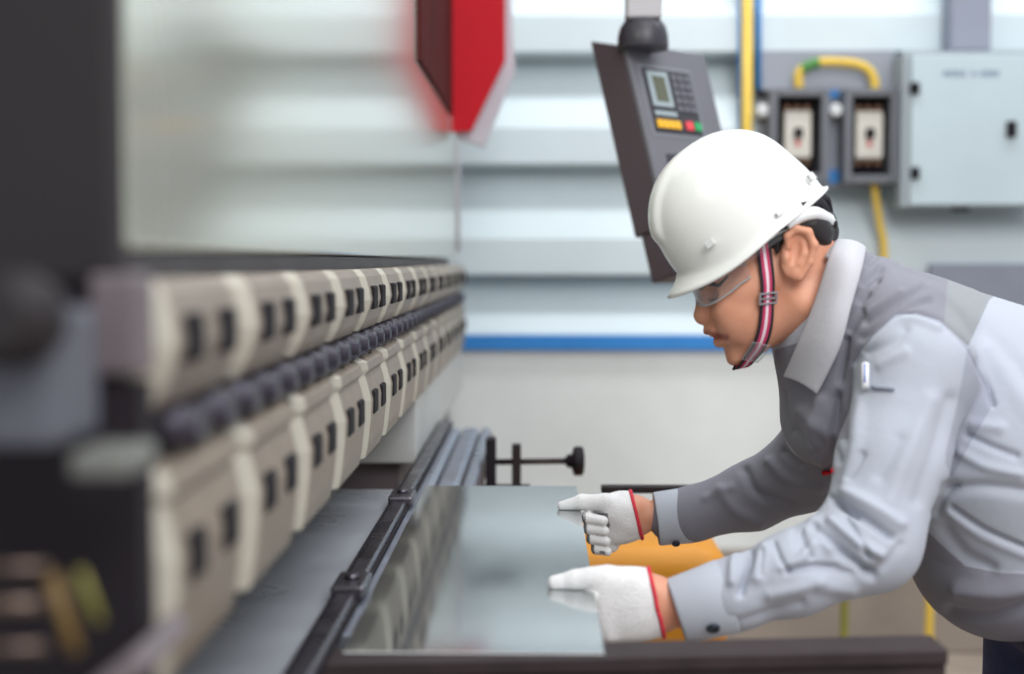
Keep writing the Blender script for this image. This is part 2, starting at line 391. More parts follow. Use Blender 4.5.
# ================================================================== wall equipment
def wbox(x0,y0,x1,y1,Yb,d,nm,m,par=None,bev=.004):
    Yf = Yb-d
    a = P(x0,y0,Yf); c = P(x1,y1,Yf); b = MB(); b.box(a[0], c[0], Yf, Yb, c[2], a[2], bev=bev); return b.build(nm, m, par)
W = WY-.001
tag(wbox(757,50,893,188,W,.012,'mounting_board',M['board']), 'blue grey mounting board behind the two open switch boxes', 'board')
def switchbox(x0,y0,x1,y1,label):
    E = empty('switch_box', P((x0+x1)/2,y1,W-.013), label, 'switch box', 'open switch boxes on the wall')
    Yb = W-.013; d = .10; Yf = Yb-d
    a = P(x0,y0,Yf); c = P(x1,y1,Yf); w = .028
    b = MB(); b.box(a[0],a[0]+w,Yf,Yb,c[2],a[2],bev=.004); b.box(c[0]-w,c[0],Yf,Yb,c[2],a[2],bev=.004)
    b.box(a[0]+w,c[0]-w,Yf,Yb,a[2]-w,a[2],bev=.004); b.box(a[0]+w,c[0]-w,Yf,Yb,c[2],c[2]+w,bev=.004); b.build('enclosure', M['boxgrey'], E)
    b = MB(); b.box(a[0]+w,c[0]-w,Yb-.01,Yb,c[2]+w,a[2]-w); b.build('back_panel', M['boxdark'], E)
    xm = (a[0]+c[0])/2; zm = (a[2]+c[2])/2+.005
    b = MB(); b.box(xm-.047,xm+.047,Yb-.07,Yb-.01,zm-.082,zm+.082,bev=.006); br = b.build('breaker', M['breaker'], E)
    b = MB(); b.box(xm-.014,xm+.014,Yb-.095,Yb-.07,zm-.012,zm+.022,bev=.003); b.build('toggle', M['slot'], br)
    b = MB(); b.box(xm-.007,xm+.007,Yb-.073,Yb-.068,zm-.042,zm-.02,bev=.002); b.build('red_mark', M['rkey'], br)
    for s_ in (-1,1):
        for k in (-1,0,1):
            b = MB(); b.box(xm+k*.034-.010,xm+k*.034+.010,Yb-.05,Yb-.012,zm+s_*.094-.010,zm+s_*.094+.010,bev=.002); b.build('terminal', M['copper'], E)
    b = MB()
    for s_ in (1,-1):
        for k in (-1,0,1):
            b.tube([(xm+k*.034,Yb-.03,zm+s_*.112),(xm+k*.02,Yb-.035,zm+s_*.13),(xm,Yb-.03,zm+s_*.145)], .008, 8)
    b.build('wire', M['slot'], E)
    return E
switchbox(770,88,829,182,'open grey switch box nearest the white helmet, cream breaker inside')
switchbox(845,88,898,183,'open grey switch box beside the pale electrical cabinet, cream breaker inside')
for x, lab in ((761.5,'white round insulator between the yellow conduit and a switch box'), (833,'white round insulator between the two open switch boxes')):
    E = empty('insulator', P(x,112,W-.013), lab, 'insulator', 'white insulators beside the switch boxes')
    b = MB(); b.lathe(P(x,112,W-.012), (0,-1,0), [(.022,0),(.0235,.004),(.0235,.03),(.020,.036),(.0225,.04),(.0225,.06),(.016,.066)], 20); b.build('body', M['white'], E)
    pb(x-5,90,x+5,98,W-.02,.02,'upper_clip',M['blue'] if x>800 else M['slot'],E)
    if x>800: pb(x-5,170,x+5,183,W-.02,.02,'lower_clip',M['blue'],E)
# cable bridging the boxes
E = empty('conduit_loop', P(835,66,W-.06), 'yellow flexible conduit looping over between the two switch boxes', 'conduit')
b = MB(); b.tube(crv([P(799,88,W-.06),P(799,74,W-.06),P(807,66,W-.06),P(825,62,W-.06),P(855,64,W-.06),P(868,70,W-.06),P(874,80,W-.06),P(875,89,W-.06)]), .0165, 14); b.build('tube', M['cable'], E)
b = MB(); b.tube(crv([P(802,71,W-.06),P(807,66,W-.06),P(819,62.5,W-.06)],4), .0185, 14); b.build('tape', M['green'], E)
b = MB(); b.tube(crv([P(874,183,W-.05),P(876,200,W-.05),P(880,225,W-.05),P(884,250,W-.05),P(884,330,W-.04),P(882,455,W-.04),P(882,470,W-.01),P(882,474,W+.06)]), .013, 12)
tag(b.build('cable', M['cable']), 'yellow cable dropping below the switch box, behind the worker\'s shoulder', 'cable')
b = MB(); b.tube([P(747,-70,W-.02),P(747,297,W-.02),P(747,299,W-.02)], .019, 14)
tag(b.build('conduit_pipe', M['cable']), 'straight vertical yellow conduit pipe behind the white helmet', 'pipe')
b = MB(); b.tube([P(758,-70,W-.014),P(758,90,W-.014)], .012, 14); b.tube([P(740,-70,W-.012),P(740,132,W-.012)], .006, 8)
tag(b.build('blue_pipe', M['blue']), 'thin blue pipe running up just right of the yellow conduit', 'pipe')
# cabinet
E = empty('electrical_cabinet', P(980,207,W-.1), 'pale blue grey electrical cabinet with closed door above the worker\'s back', 'cabinet')
wbox(903,51,1060,207,W-.002,.16,'body',M['cabedge'],E)
dr = wbox(912,55,1056,205,W-.163,.016,'door',M['cabinet'],E)
for y in (88,173): wbox(912,y-6,920,y+6,W-.16,.034,'hinge',M['slot'],dr,.003)
wbox(1008,121,1017,137,W-.178,.02,'lock',M['slot'],dr,.003)
b = MB(); Yf = W-.180; x = 943.5
for i in range(12):
    if i not in (5, 7):
        for (dx, y0, y1, ww) in ((0,70.5,77,.8),(1.9,70.5,77,.8),(.9,random.choice((70.5,73.5,76.2)),None,0)):
            if y1 is None:
                a = P(x+.0,y0,Yf); c = P(x+2.6,y0+.9,Yf)
            else:
                a = P(x+dx,y0,Yf); c = P(x+dx+ww,y1,Yf)
            b.box(a[0],c[0],Yf,Yf+.0025,c[2],a[2])
    elif i == 7:
        a = P(x,73.5,Yf); c = P(x+2.6,74.6,Yf); b.box(a[0],c[0],Yf,Yf+.0025,c[2],a[2])
    x += 4.75
b.build('lettering', M['ink'], dr)
wbox(955,207.5,970,211,W-.06,.05,'cable_gland',M['slot'],E,.003)
tag(wbox(953,-70,991,50,W-.01,.12,'steel_post',M['panelgrey']), 'dark grey steel post rising above the electrical cabinet', 'post')
tag(wbox(930,264,1130,334,W,.03,'louver_shade_panel',M['panelgrey']), 'blue grey panel on the wall behind the worker\'s back', 'panel')  # flat panel coloured like the shaded part of the louvres
# floor pipes behind the worker
for px, m_, Y, lab in ((844,'olive',4.55,'olive yellow upright pipe under the worker\'s bent elbow'), (929,'cable',4.6,'yellow upright pipe below the hem of the worker\'s jacket')):
    p = P(px,640,Y)
    E = empty('floor_pipe', (p[0],p[1],0), lab, 'pipe')
    b = MB(); b.tube(crv([(p[0],p[1],0),(p[0],p[1],.45),(p[0],p[1],.90),(p[0],p[1]+.03,.96),(p[0],p[1]+.10,.98),(p[0],WY+.04,.98)],5), .014, 12); b.build('tube', M[m_], E)
    b = MB(); b.lathe((p[0],p[1],0), (0,0,1), [(.045,0),(.045,.008),(.018,.012),(.018,.03)], 16); b.build('foot_flange', M[m_], E)

# ================================================================== control pendant
psi, tau = R(45), R(17)
U = Vector((math.cos(psi), math.sin(psi), 0)); NH = Vector((math.sin(psi), -math.cos(psi), 0))
V = (Vector((0,0,-1))*math.cos(tau) + NH*math.sin(tau)).normalized(); N = U.cross(V)
if N.dot(NH) < 0: N = -N
YP = 3.25
O = Vector(tuple(P(624, 44, YP)))
PW, PH_, PT = .282, .55, .095
CPD = empty('control_pendant', tuple(O), 'hanging grey control panel with keypad and small screen beside the white helmet', 'control panel')
def fp(u, v, n=0): return O + U*u + V*v + N*n
def fbox(u0,v0,u1,v1,n0,n1,nm,m,par,bev=.002):
    b = MB(); b.obox(fp((u0+u1)/2,(v0+v1)/2,(n0+n1)/2), (U,V,N), ((u1-u0)/2,(v1-v0)/2,(n1-n0)/2), bev=bev); return b.build(nm, m, par)
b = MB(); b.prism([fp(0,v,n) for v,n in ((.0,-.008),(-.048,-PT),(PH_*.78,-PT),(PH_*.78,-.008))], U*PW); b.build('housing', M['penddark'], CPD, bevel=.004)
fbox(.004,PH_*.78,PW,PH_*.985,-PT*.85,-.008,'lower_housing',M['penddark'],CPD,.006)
fc = fbox(-.002,-.004,PW+.002,PH_*.98,-.0079,.006,'front_panel',M['pend'],CPD,.005)
kp = fbox(.055-.026,.055,.228-.026,.212,.0062,.010,'keypad',M['keypad'],CPD)
fbox(.047-.026,.047,.236-.026,.220,.0060,.0075,'keypad_border',M['postgrey2'],CPD)
bz = fbox(.066-.026,.064,.138-.026,.150,.0102,.014,'screen_bezel',M['bezel'],CPD,.003)
fbox(.080-.026,.076,.124-.026,.138,.0141,.0152,'screen',M['lcd'],bz,.001)
for r_ in range(5):
    for c_ in range(3):
        fbox(.150+c_*.024-.026,.066+r_*.019,.170+c_*.024-.026,.081+r_*.019,.0102,.0135,'key',M['key'],kp,.001)
for c_ in range(5): fbox(.066+c_*.0155-.026,.160,.079+c_*.0155-.026,.172,.0102,.0135,'small_key',M['bezel'],kp,.001)
for c_ in range(4): fbox(.064+c_*.021-.026,.182,.083+c_*.021-.026,.202,.0102,.0145,'yellow_key',M['ykey'],kp,.001)
fbox(.166-.026,.180,.192-.026,.202,.0102,.0145,'red_key',M['rkey'],kp,.003)
fbox(.198-.026,.180,.222-.026,.202,.0102,.0145,'green_key',M['gkey'],kp,.003)
lp = fbox(.05,.262,.235,.44,.0062,.009,'lower_keypad',M['keypad'],CPD)
fbox(.072,.285,.118,.345,.0092,.013,'lower_screen',M['bezel'],lp)
for r_ in range(4):
    for c_ in range(3): fbox(.135+c_*.03,.285+r_*.034,.158+c_*.03,.308+r_*.034,.0092,.013,'key',M['key'],lp,.001)
sc = fp(.06,-.004,-PT*.45)
SC = Vector(tuple(P(643,41,YP+.0)))
b = MB(); b.lathe(SC+Vector((0,0,-.02)), (0,0,1), [(.056,0),(.058,.006),(.057,.03),(.052,.05),(.042,.064),(.036,.068)], 24); b.build('swivel', M['keypad'], CPD)
b = MB(); b.box(SC.x-.040, SC.x+.040, SC.y-.036, SC.y+.036, SC.z+.046, SC.z+1.2, bev=.006); b.build('hanger_post', M['postgrey'], CPD)
# ================================================================== sculpting: signed-distance solids turned into one continuous surface
F4 = np.float32
class SDF:
    def __init__(s): s.pr = []
    def cap(s, a, b, ra, rb, k=.01, op='+', ys=1.0):
        a = np.array(a, float); b = np.array(b, float)
        s.pr.append(('c', (a, b, ra, rb, ys), k, op, (a+b)/2, np.linalg.norm(a-b)/2 + max(ra, rb)*max(1, ys))); return s
    def ell(s, c, r, rot=0., k=.01, op='+', rotz=0.):
        """r = half sizes; rot turns the local x axis in the XZ plane, rotz about Z"""
        c = np.array(c, float)
        m = np.array(Matrix.Rotation(rotz, 3, 'Z') @ Matrix.Rotation(rot, 3, 'Y'))
        s.pr.append(('e', (c, np.array(r, float), m), k, op, c, max(r))); return s
    def chain(s, pts, rs, k=.01, op='+', ys=1.):
        for i in range(len(pts)-1): s.cap(pts[i], pts[i+1], rs[i], rs[i+1], k if i == 0 else max(.004, k*.6), op, ys)
        return s
    def shrunk(s, d):
        q = SDF()
        for t, a, k, op, c, r in s.pr:
            if op != '+': continue
            if t == 'c': a = (a[0], a[1], max(a[2]-d, .003), max(a[3]-d, .003), a[4])
            else: a = (a[0], np.maximum(a[1]-d, .003), a[2])
            q.pr.append((t, a, k, op, c, r))
        return q
    def ev(s, p, sel=None):
        d = np.full(len(p), 1.0, F4)
        for t, a, k, op, c, r in (s.pr if sel is None else sel):
            if t == 'c':
                A, B, ra, rb, ys = a
                q = p - A.astype(F4); ab = (B-A).astype(F4)
                if ys != 1.0:
                    q = q.copy(); q[:,1] /= ys; ab = ab.copy(); ab[1] /= ys
                tt = np.clip(q@ab/max(float(ab@ab), 1e-9), 0, 1)
                q = q - tt[:,None]*ab
                e = np.sqrt((q*q).sum(1)) - (ra + (rb-ra)*tt)
            else:
                C, rr, m = a
                q = (p - C.astype(F4))@m.astype(F4)
                u = q/rr.astype(F4); k0 = np.sqrt((u*u).sum(1)); u = u/rr.astype(F4); k1 = np.sqrt((u*u).sum(1))
                e = k0*(k0-1)/np.maximum(k1, 1e-6)
            if op == '+':
                h = np.maximum(k - np.abs(d-e), 0)/k
                d = np.minimum(d, e) - h*h*k*.25
            else:
                e = -e
                h = np.maximum(k - np.abs(d-e), 0)/k
                d = np.maximum(d, e) + h*h*k*.25
        return d
    def grad(s, p, h=.0015):
        p = p.astype(F4); g = np.zeros((len(p), 3))
        for i in range(3):
            o = np.zeros(3, F4); o[i] = h
            g[:,i] = s.ev(p+o) - s.ev(p-o)
        return g/np.maximum(np.linalg.norm(g, axis=1), 1e-9)[:,None]
    def snap(s, p, off=0., it=6):
        p = np.array(p, float).reshape(-1,3)
        for _ in range(it):
            d = s.ev(p.astype(F4)); p = p - (d-off)[:,None]*s.grad(p)*.9
        return p
    def mesh(s, h, smooth=2, bs=16):
        lo = np.min([c-r for _,_,_,op,c,r in s.pr if op == '+'], 0) - .03
        hi = np.max([c+r for _,_,_,op,c,r in s.pr if op == '+'], 0) + .03
        nb = np.ceil((hi-lo)/(h*bs)).astype(int)
        gi = np.stack(np.meshgrid(*[np.arange(n) for n in nb], indexing='ij'), -1).reshape(-1,3)
        cen = (lo + (gi+.5)*h*bs).astype(F4)
        dc = s.ev(cen)
        act = gi[np.abs(dc) < h*bs*1.25 + .012]
        N = nb*bs + 2
        loc = np.stack(np.meshgrid(*[np.arange(bs+1)]*3, indexing='ij'), -1).reshape(-1,3)
        V, ID, Q = [], [], []
        def lid(i): return (i[...,0]*N[1] + i[...,1])*N[2] + i[...,2]
        n1 = bs+1
        for blk in act:
            p = (lo + (blk*bs + loc)*h).astype(F4)
            c0 = p.mean(0); rad = h*bs*.87
            sel = [q for q in s.pr if np.linalg.norm(q[4]-c0) < q[5] + rad + q[2] + .025]
            if not sel: continue
            d = s.ev(p, sel).reshape(n1,n1,n1)
            ins = d < 0
            if ins.all() or not ins.any(): continue
            cnt = np.zeros((bs,bs,bs), int)
            acc = np.zeros((bs,bs,bs,3)); ec = np.zeros((bs,bs,bs))
            for dx in (0,1):
                for dy in (0,1):
                    for dz in (0,1):
                        cnt += ins[dx:dx+bs, dy:dy+bs, dz:dz+bs]
            am = (cnt > 0) & (cnt < 8)
            for ax in range(3):
                o = [a for a in range(3) if a != ax]
                for u in (0,1):
                    for v in (0,1):
                        s0 = [None]*3; s1 = [None]*3
                        s0[ax] = slice(0,bs); s1[ax] = slice(1,bs+1)
                        s0[o[0]] = s1[o[0]] = slice(u,u+bs); s0[o[1]] = s1[o[1]] = slice(v,v+bs)
                        a = d[tuple(s0)]; b = d[tuple(s1)]
                        cr = (a < 0) != (b < 0)
                        t = np.where(cr, a/np.where(cr, a-b, 1), 0)
                        acc[...,ax] += np.where(cr, t, 0); acc[...,o[0]] += np.where(cr, u, 0); acc[...,o[1]] += np.where(cr, v, 0)
                        ec += cr
                # quads for edges owned by this block
                a = ins[:bs,:bs,:bs]
                sh = [slice(0,bs)]*3; sh[ax] = slice(1,bs+1); b = ins[tuple(sh)]
                e = np.argwhere(a != b)
                if len(e):
                    fl = a[tuple(e.T)]
                    g = e + blk*bs
                    o1 = np.zeros(3,int); o1[o[0]] = 1; o2 = np.zeros(3,int); o2[o[1]] = 1
                    qd = np.stack([lid(g-o1-o2), lid(g-o2), lid(g), lid(g-o1)], 1)
                    if ax == 1: fl = ~fl
                    qd[~fl] = qd[~fl][:, ::-1]
                    Q.append(qd)
            ii = np.argwhere(am)
            pos = acc[am]/ec[am][:,None]
            V.append(lo + (ii + blk*bs + pos)*h); ID.append(lid(ii + blk*bs))
        V = np.concatenate(V); ID = np.concatenate(ID); Q = np.concatenate(Q)
        o = np.argsort(ID); ID = ID[o]; V = V[o]
        ix = np.clip(np.searchsorted(ID, Q), 0, len(ID)-1)
        ok = (ID[ix] == Q).all(1); Q = ix[ok]
        for it in range(smooth*2):
            acc = np.zeros_like(V); n = np.zeros(len(V))
            for a in range(4):
                i, j = Q[:,a], Q[:,(a+1)%4]
                np.add.at(acc, i, V[j]); np.add.at(n, i, 1)
                np.add.at(acc, j, V[i]); np.add.at(n, j, 1)
            L = acc/np.maximum(n,1)[:,None] - V
            V = V + L*(.5 if it % 2 == 0 else -.52)
        return V, Q
def vnormals(V, Q):
    n = np.cross(V[Q[:,2]]-V[Q[:,0]], V[Q[:,3]]-V[Q[:,1]])
    out = np.zeros_like(V)
    for a in range(4): np.add.at(out, Q[:,a], n)
    return out/np.maximum(np.linalg.norm(out, axis=1), 1e-12)[:,None]
def mkmesh(name, V, Q, m, parent, mi=None, attrs=None):
    me = bpy.data.meshes.new(name)
    me.from_pydata(V.tolist(), [], Q.tolist())
    me.shade_smooth()
    o = link(name, me, m, parent)
    if mi is not None: me.polygons.foreach_set('material_index', np.asarray(mi, np.int32))
    for k, v in (attrs or {}).items():
        a = me.attributes.new(k, 'FLOAT', 'POINT'); a.data.foreach_set('value', np.asarray(v, np.float32))
    me.update(); return o
def polysd(x, y, poly):
    """signed distance in pixels, positive inside"""
    poly = np.array(poly, float); n = len(poly)
    d = np.full(len(x), 1e9); ins = np.zeros(len(x), bool)
    for i in range(n):
        a, b = poly[i], poly[(i+1)%n]
        e = b-a; wx, wy = x-a[0], y-a[1]
        t = np.clip((wx*e[0]+wy*e[1])/max(e@e,1e-9), 0, 1)
        d = np.minimum(d, np.hypot(wx-t*e[0], wy-t*e[1]))
        c = ((a[1] <= y) != (b[1] <= y)) & (x < a[0] + (y-a[1])*e[0]/(e[1] if abs(e[1]) > 1e-9 else 1e-9))
        ins ^= c
    return np.where(ins, d, -d)
def linesd(x, y, pts):
    d = np.full(len(x), 1e9)
    for a, b in zip(pts[:-1], pts[1:]):
        a = np.array(a, float); e = np.array(b, float)-a
        wx, wy = x-a[0], y-a[1]
        t = np.clip((wx*e[0]+wy*e[1])/max(e@e,1e-9), 0, 1)
        d = np.minimum(d, np.hypot(wx-t*e[0], wy-t*e[1]))
    return d
def fold(V, Q, strokes, cond):
    """press folds and ridges into cloth along strokes"""
    n = vnormals(V, Q); x, y = proj(V)
    D = np.zeros(len(V))
    for pts, w, amp in strokes:
        c = crv([np.array(q, float) for q in pts], 5) if len(pts) > 2 else pts
        d = linesd(x, y, c)
        D += 1.3*amp*np.exp(-(d/(w*.75))**2)
    D *= cond*np.clip(-n[:,1]*2.0+.35, 0, 1)
    return V + n*D[:,None]

PX = lambda px, Y: px*Y/FPX
YH_ = 2.05; sH = YH_/FPX
PE = empty('person', (P(1060,600,2.08)[0], 2.08, 0), 'person in grey work jacket, white hard hat and gloves leaning over the metal sheet', 'person')

# ------------------------------------------------------------------ gloved hands (shapes shared by glove and hand inside)
def hand_near():
    s = SDF(); Y = 1.81
    q = lambda r: PX(r, Y)
    for (x0,y0,x1,y1,r0,r1) in ((656,588,606,584,13,13.5),(657,598,601,597,14,14.5),(659,611,603,614,14,14),(662,622,609,630,11,12.5)):
        s.cap(P(x0,y0,Y), P(x1,y1,Y-.004), q(r0), q(r1), .02)
    s.ell(P(632,604,Y), (q(34), .019, q(33)), 0, .02)
    # four fingers folding in under the sheet
    for i,(mx,my) in enumerate(((606,592),(603,604),(604,617),(609,631))):
        tip = 8 - i
        zz = my + (5 if i == 0 else 0)
        s.chain([P(mx,my,Y-.004), P(578+i*3,max(zz+2,603+i*9),Y+.002), P(573+i*3,605+i*9,Y+.030), P(592+i*2,606+i*9,Y+.046)], [q(12),q(8.8-i*.4),q(8-i*.4),q(7-i*.3)], .006)
    # thumb laid along the top of the sheet
    s.chain([P(640,586,Y-.003), P(607,578,Y-.006), P(576,580.0,Y-.002), P(555,583.0,Y)], [q(15),q(11.5),q(9.8),q(8)], .012)
    s.ell(P(592,578,Y-.004), (q(12),.012,q(9.5)), .1, .01)
    return s
def hand_far():
    s = SDF(); Y = 2.39
    q = lambda r: PX(r, Y)
    for (x0,y0,x1,y1,r0,r1) in ((637,503,606,507,8,9.5),(638,511,601,515,9,10),(639,520,603,528,9,10),(641,528,609,538,7,9)):
        s.cap(P(x0,y0,Y+.01), P(x1,y1,Y+.016), q(r0), q(r1), .02)
    s.ell(P(622,518,Y+.004), (q(20), .022, q(23)), 0, .02)
    s.cap(P(628,520,Y-.006), P(612,512,Y-.012), q(12), q(10), .012)      # ball of the thumb
    for i in range(4):                                                     # fingers curling round under the sheet's edge
        y0 = 514+i*10.2; k = (0,1.5,1,-1)[i]
        s.chain([P(606+i*1.5,y0-1,Y+.018), P(590-k+i*2,y0+2,Y+.010), P(588-k+i*2.5,y0+4.5,Y-.024), P(603+i*1.5,y0+7,Y-.034)], [q(9.2),q(6.4-i*.25),q(5.8-i*.25),q(5.2-i*.25)], .004)
    s.chain([P(630,511,Y-.006), P(606,502.5,Y-.012), P(582,502,Y-.006), P(562,506,Y-.002)], [q(11),q(8.8),q(7.4),q(5.0)], .010)
    return s
HN, HF = hand_near(), hand_far()
def keep_above_sheet(V):
    """nothing pokes through the steel: gloved flesh over the sheet rests on it"""
    on = (V[:,0] < .0705+.004) & (V[:,2] > ZT-.012) & (V[:,2] < ZT+.0005)
    V[on,2] = ZT+.0005
    return V

# ------------------------------------------------------------------ the body, one surface from head to hands
BD = SDF()
Yh = YH_
h_ = lambda r: r*sH
TH = R(27)                                   # tilt of the bowed head
rotE = -TH
BD.ell(P(752,226,Yh), (h_(66), .070, h_(62)), R(-30), .01)                          # cranium
BD.ell(P(746,292,Yh), (h_(42), .058, h_(60)), R(-24), .03)                          # face mass
for s_ in (-1, 1):
    BD.cap(P(745,349,Yh)+[0,s_*.010,0], P(793,303,Yh)+[0,s_*.052,0], h_(10), h_(14), .022)     # jaw
    BD.ell(P(733,306,Yh)+[0,s_*.040,0], (h_(22), .020, h_(22)), R(-20), .022)                  # cheek
    BD.ell(P(752,280,Yh)+[0,s_*.054,0], (h_(24), .014, h_(14)), R(-25), .018)                  # cheekbone
    BD.cap(P(703,281,Yh)+[0,s_*.008,0], P(716,274,Yh)+[0,s_*.042,0], h_(8), h_(8), .014)       # brow
    BD.ell(P(717,317,Yh)+[0,s_*.0135,0], (h_(8.5), .009, h_(7)), R(-20), .004)                # nostril wing
    BD.ell(P(735,323,Yh)+[0,s_*.030,0], (h_(18), .018, h_(20)), R(-24), .02)                   # side of the mouth
BD.ell(P(738,346,Yh), (h_(13), .022, h_(12)), R(-40), .018)                         # chin
BD.ell(P(735,358,Yh), (h_(8), .018, h_(6)), R(-40), .012)
BD.chain([P(709,288,Yh), P(705,302,Yh), P(703.5,315,Yh)], [h_(7), h_(8.2), h_(10)], .008)     # nose
BD.ell(P(717,327,Yh), (h_(9), .018, h_(9)), R(-30), .010)
for s_ in (-1, 1):
    BD.ell(P(709,296,Yh)+[0,s_*.030,0], (h_(11), .015, h_(7)), R(-20), .010, '-')              # eye socket
    BD.ell(P(720,297,Yh)+[0,s_*.030,0], (h_(10), .013, h_(8)), R(-20), .004)                   # lowered lid
BD.chain([P(712,329.5,Yh)+[0,-.020,0], P(709.5,331,Yh), P(712,329.5,Yh)+[0,.020,0]], [h_(3),h_(5.5),h_(3)], .007)   # upper lip
BD.chain([P(721,341,Yh)+[0,-.018,0], P(719,342,Yh), P(721,341,Yh)+[0,.018,0]], [h_(3),h_(5),h_(3)], .007)           # lower lip
BD.chain([P(707,336.5,Yh), P(717,337,Yh-.022), P(735,332.3,Yh-.0375)], [.0018,.0016,.0012], .004, '-')
BD.chain([P(707,336.5,Yh), P(717,337,Yh+.022), P(737,331.5,Yh+.040)], [.0018,.0018,.0012], .004, '-')
BD.chain([P(796,262,Yh), P(815,305,Yh), P(842,352,Yh+.02)], [h_(42), h_(42), h_(52)], .03)     # neck
for s_ in (-1, 1):                                                                   # ears
    Ye = Yh + s_*.075
    E = lambda x, y, o=0: P(x, y, Yh+s_*(.071+o))
    BD.ell(E(797,252,.004), (h_(15), .008, h_(26)), R(14), .010)
    BD.ell(E(795,250,.014), (h_(8), .0085, h_(15)), R(12), .004, '-')
    BD.chain([E(788,247,.008), E(787,236,.011), E(796,228.5,.012), E(808,232,.013), E(814,245,.013), E(810,262,.011), E(800,277,.008)], [h_(3),h_(3.3),h_(3.6),h_(4),h_(4),h_(3.4),h_(4)], .004)
    BD.chain([E(803,243,.007), E(804,254,.008), E(799,264,.008)], [h_(2.2),h_(2.8),h_(2.5)], .004)
    BD.ell(E(786.5,258,.007), (h_(3.6), .005, h_(5.5)), 0, .004)
    BD.ell(E(797,275,.006), (h_(5.5), .005, h_(6)), 0, .005)
# trunk and arms under the clothes
BD.chain([P(862,350,2.08), P(935,420,2.08), P(1035,520,2.08)], [.085,.13,.13], .05, ys=1.2)
NEAR = [(918,368,1.905,54),(892,460,1.86,52.5),(869,541,1.82,49.5),(793,574,1.80,40),(735,594,1.80,34),(700,602,1.805,31)]
FAR = [(850,400,2.27,44),(805,470,2.37,40),(752,496,2.40,33),(692,514,2.40,26),(672,517,2.40,25)]
BD.chain([P(880,370,2.03)]+[P(x,y,Y) for x,y,Y,r in NEAR[:4]]+[P(692,604,1.805), P(655,604,1.81)], [.06,.05,.045,.042,.036,.028,.021], .03)
BD.chain([P(862,370,2.15)]+[P(x,y,Y) for x,y,Y,r in FAR[:3]]+[P(690,515,2.40), P(635,515,2.40)], [.06,.05,.045,.036,.029,.022], .03)
BD.pr += HN.shrunk(.0025).pr + HF.shrunk(.0025).pr
V, Q = BD.mesh(.0017, 1)
V = keep_above_sheet(V)
x, y = proj(V)
n = vnormals(V, Q)
lipm = np.maximum(1-linesd(x, y, [(706,333),(714,336),(726,337.5)])/4.5, 0)*(x < 745)
m = bpy.data.materials.new('tan_skin_face'); m.use_nodes = True
nt = m.node_tree; bs_ = nt.nodes['Principled BSDF']; bs_.inputs['Roughness'].default_value = .48; bs_.inputs['Specular IOR Level'].default_value = .45
bs_.inputs['Subsurface Weight'].default_value = .12; bs_.inputs['Subsurface Radius'].default_value = (.012,.005,.003); bs_.inputs['Subsurface Scale'].default_value = .6
at = nt.nodes.new('ShaderNodeAttribute'); at.attribute_name = 'lip_tint'
nz = nt.nodes.new('ShaderNodeTexNoise'); nz.inputs['Scale'].default_value = 34
mr = nt.nodes.new('ShaderNodeMix'); mr.data_type = 'RGBA'; mr.inputs[6].default_value = (*lin((218,160,132)),1); mr.inputs[7].default_value = (*lin((204,140,112)),1)
nt.links.new(nz.outputs['Fac'], mr.inputs[0])
mx = nt.nodes.new('ShaderNodeMix'); mx.data_type = 'RGBA'; mx.inputs[7].default_value = (*lin((150,78,74)),1)
nt.links.new(at.outputs['Fac'], mx.inputs[0]); nt.links.new(mr.outputs[2], mx.inputs[6]); nt.links.new(mx.outputs[2], bs_.inputs['Base Color'])
mkmesh('body', V, Q, m, PE, attrs={'lip_tint': np.clip(lipm*1.2,0,.75)})

# lowered eyelashes and brows
for s_ in (-1, 1):
    q = BD.snap(np.array(crv([P(706,298,Yh)+[0,s_*.020,0], P(713,299,Yh)+[0,s_*.031,0], P(724,294,Yh)+[0,s_*.042,0]],5)), .0004)
    b = MB(); b.tube(q, [.0009]*3+[.0013]*(len(q)-5)+[.0007]*2, 6); b.build('eyelash', M['hair'], PE)
    q = BD.snap(np.array(crv([P(701,286,Yh)+[0,s_*.012,0], P(707,280,Yh)+[0,s_*.030,0], P(722,274,Yh)+[0,s_*.046,0]],5)), .0004)
    b = MB(); b.tube(q, [.0018]+[.0030]*(len(q)-3)+[.0015]*2, 8); b.build('eyebrow', M['hair'], PE)
# hair: nape and temple below the helmet
HR = SDF()
for s_ in (-1, 1):
    E = lambda x, y, o=0: P(x, y, Yh+s_*(.066+o))
    HR.chain([E(770,243,-.004), E(779,233,.001), E(790,223,.001)], [h_(5.5), h_(8), h_(9)], .008)
    HR.chain([E(790,222,.0), E(810,224,-.004), E(822,236,-.022)], [h_(9), h_(9), h_(8)], .01)
    HR.chain([E(779,240,.0), E(777,252,.002)], [h_(4), h_(2.2)], .006)
HR.chain([P(816,228,Yh-.045), P(822,232,Yh), P(816,228,Yh+.045)], [h_(13), h_(14), h_(13)], .015); HR.chain([P(818,234,Yh-.035), P(824,248,Yh-.022), P(825,252,Yh)], [h_(11), h_(7), h_(7)], .012); HR.cap(P(822,234,Yh), P(826,252,Yh), h_(14), h_(8), .012)
HR.ell(P(785,216,Yh), (h_(32), .066, h_(26)), R(-30), .01)
V, Q = HR.mesh(.0025, 1); mkmesh('hair', V, Q, M['hair'], PE)

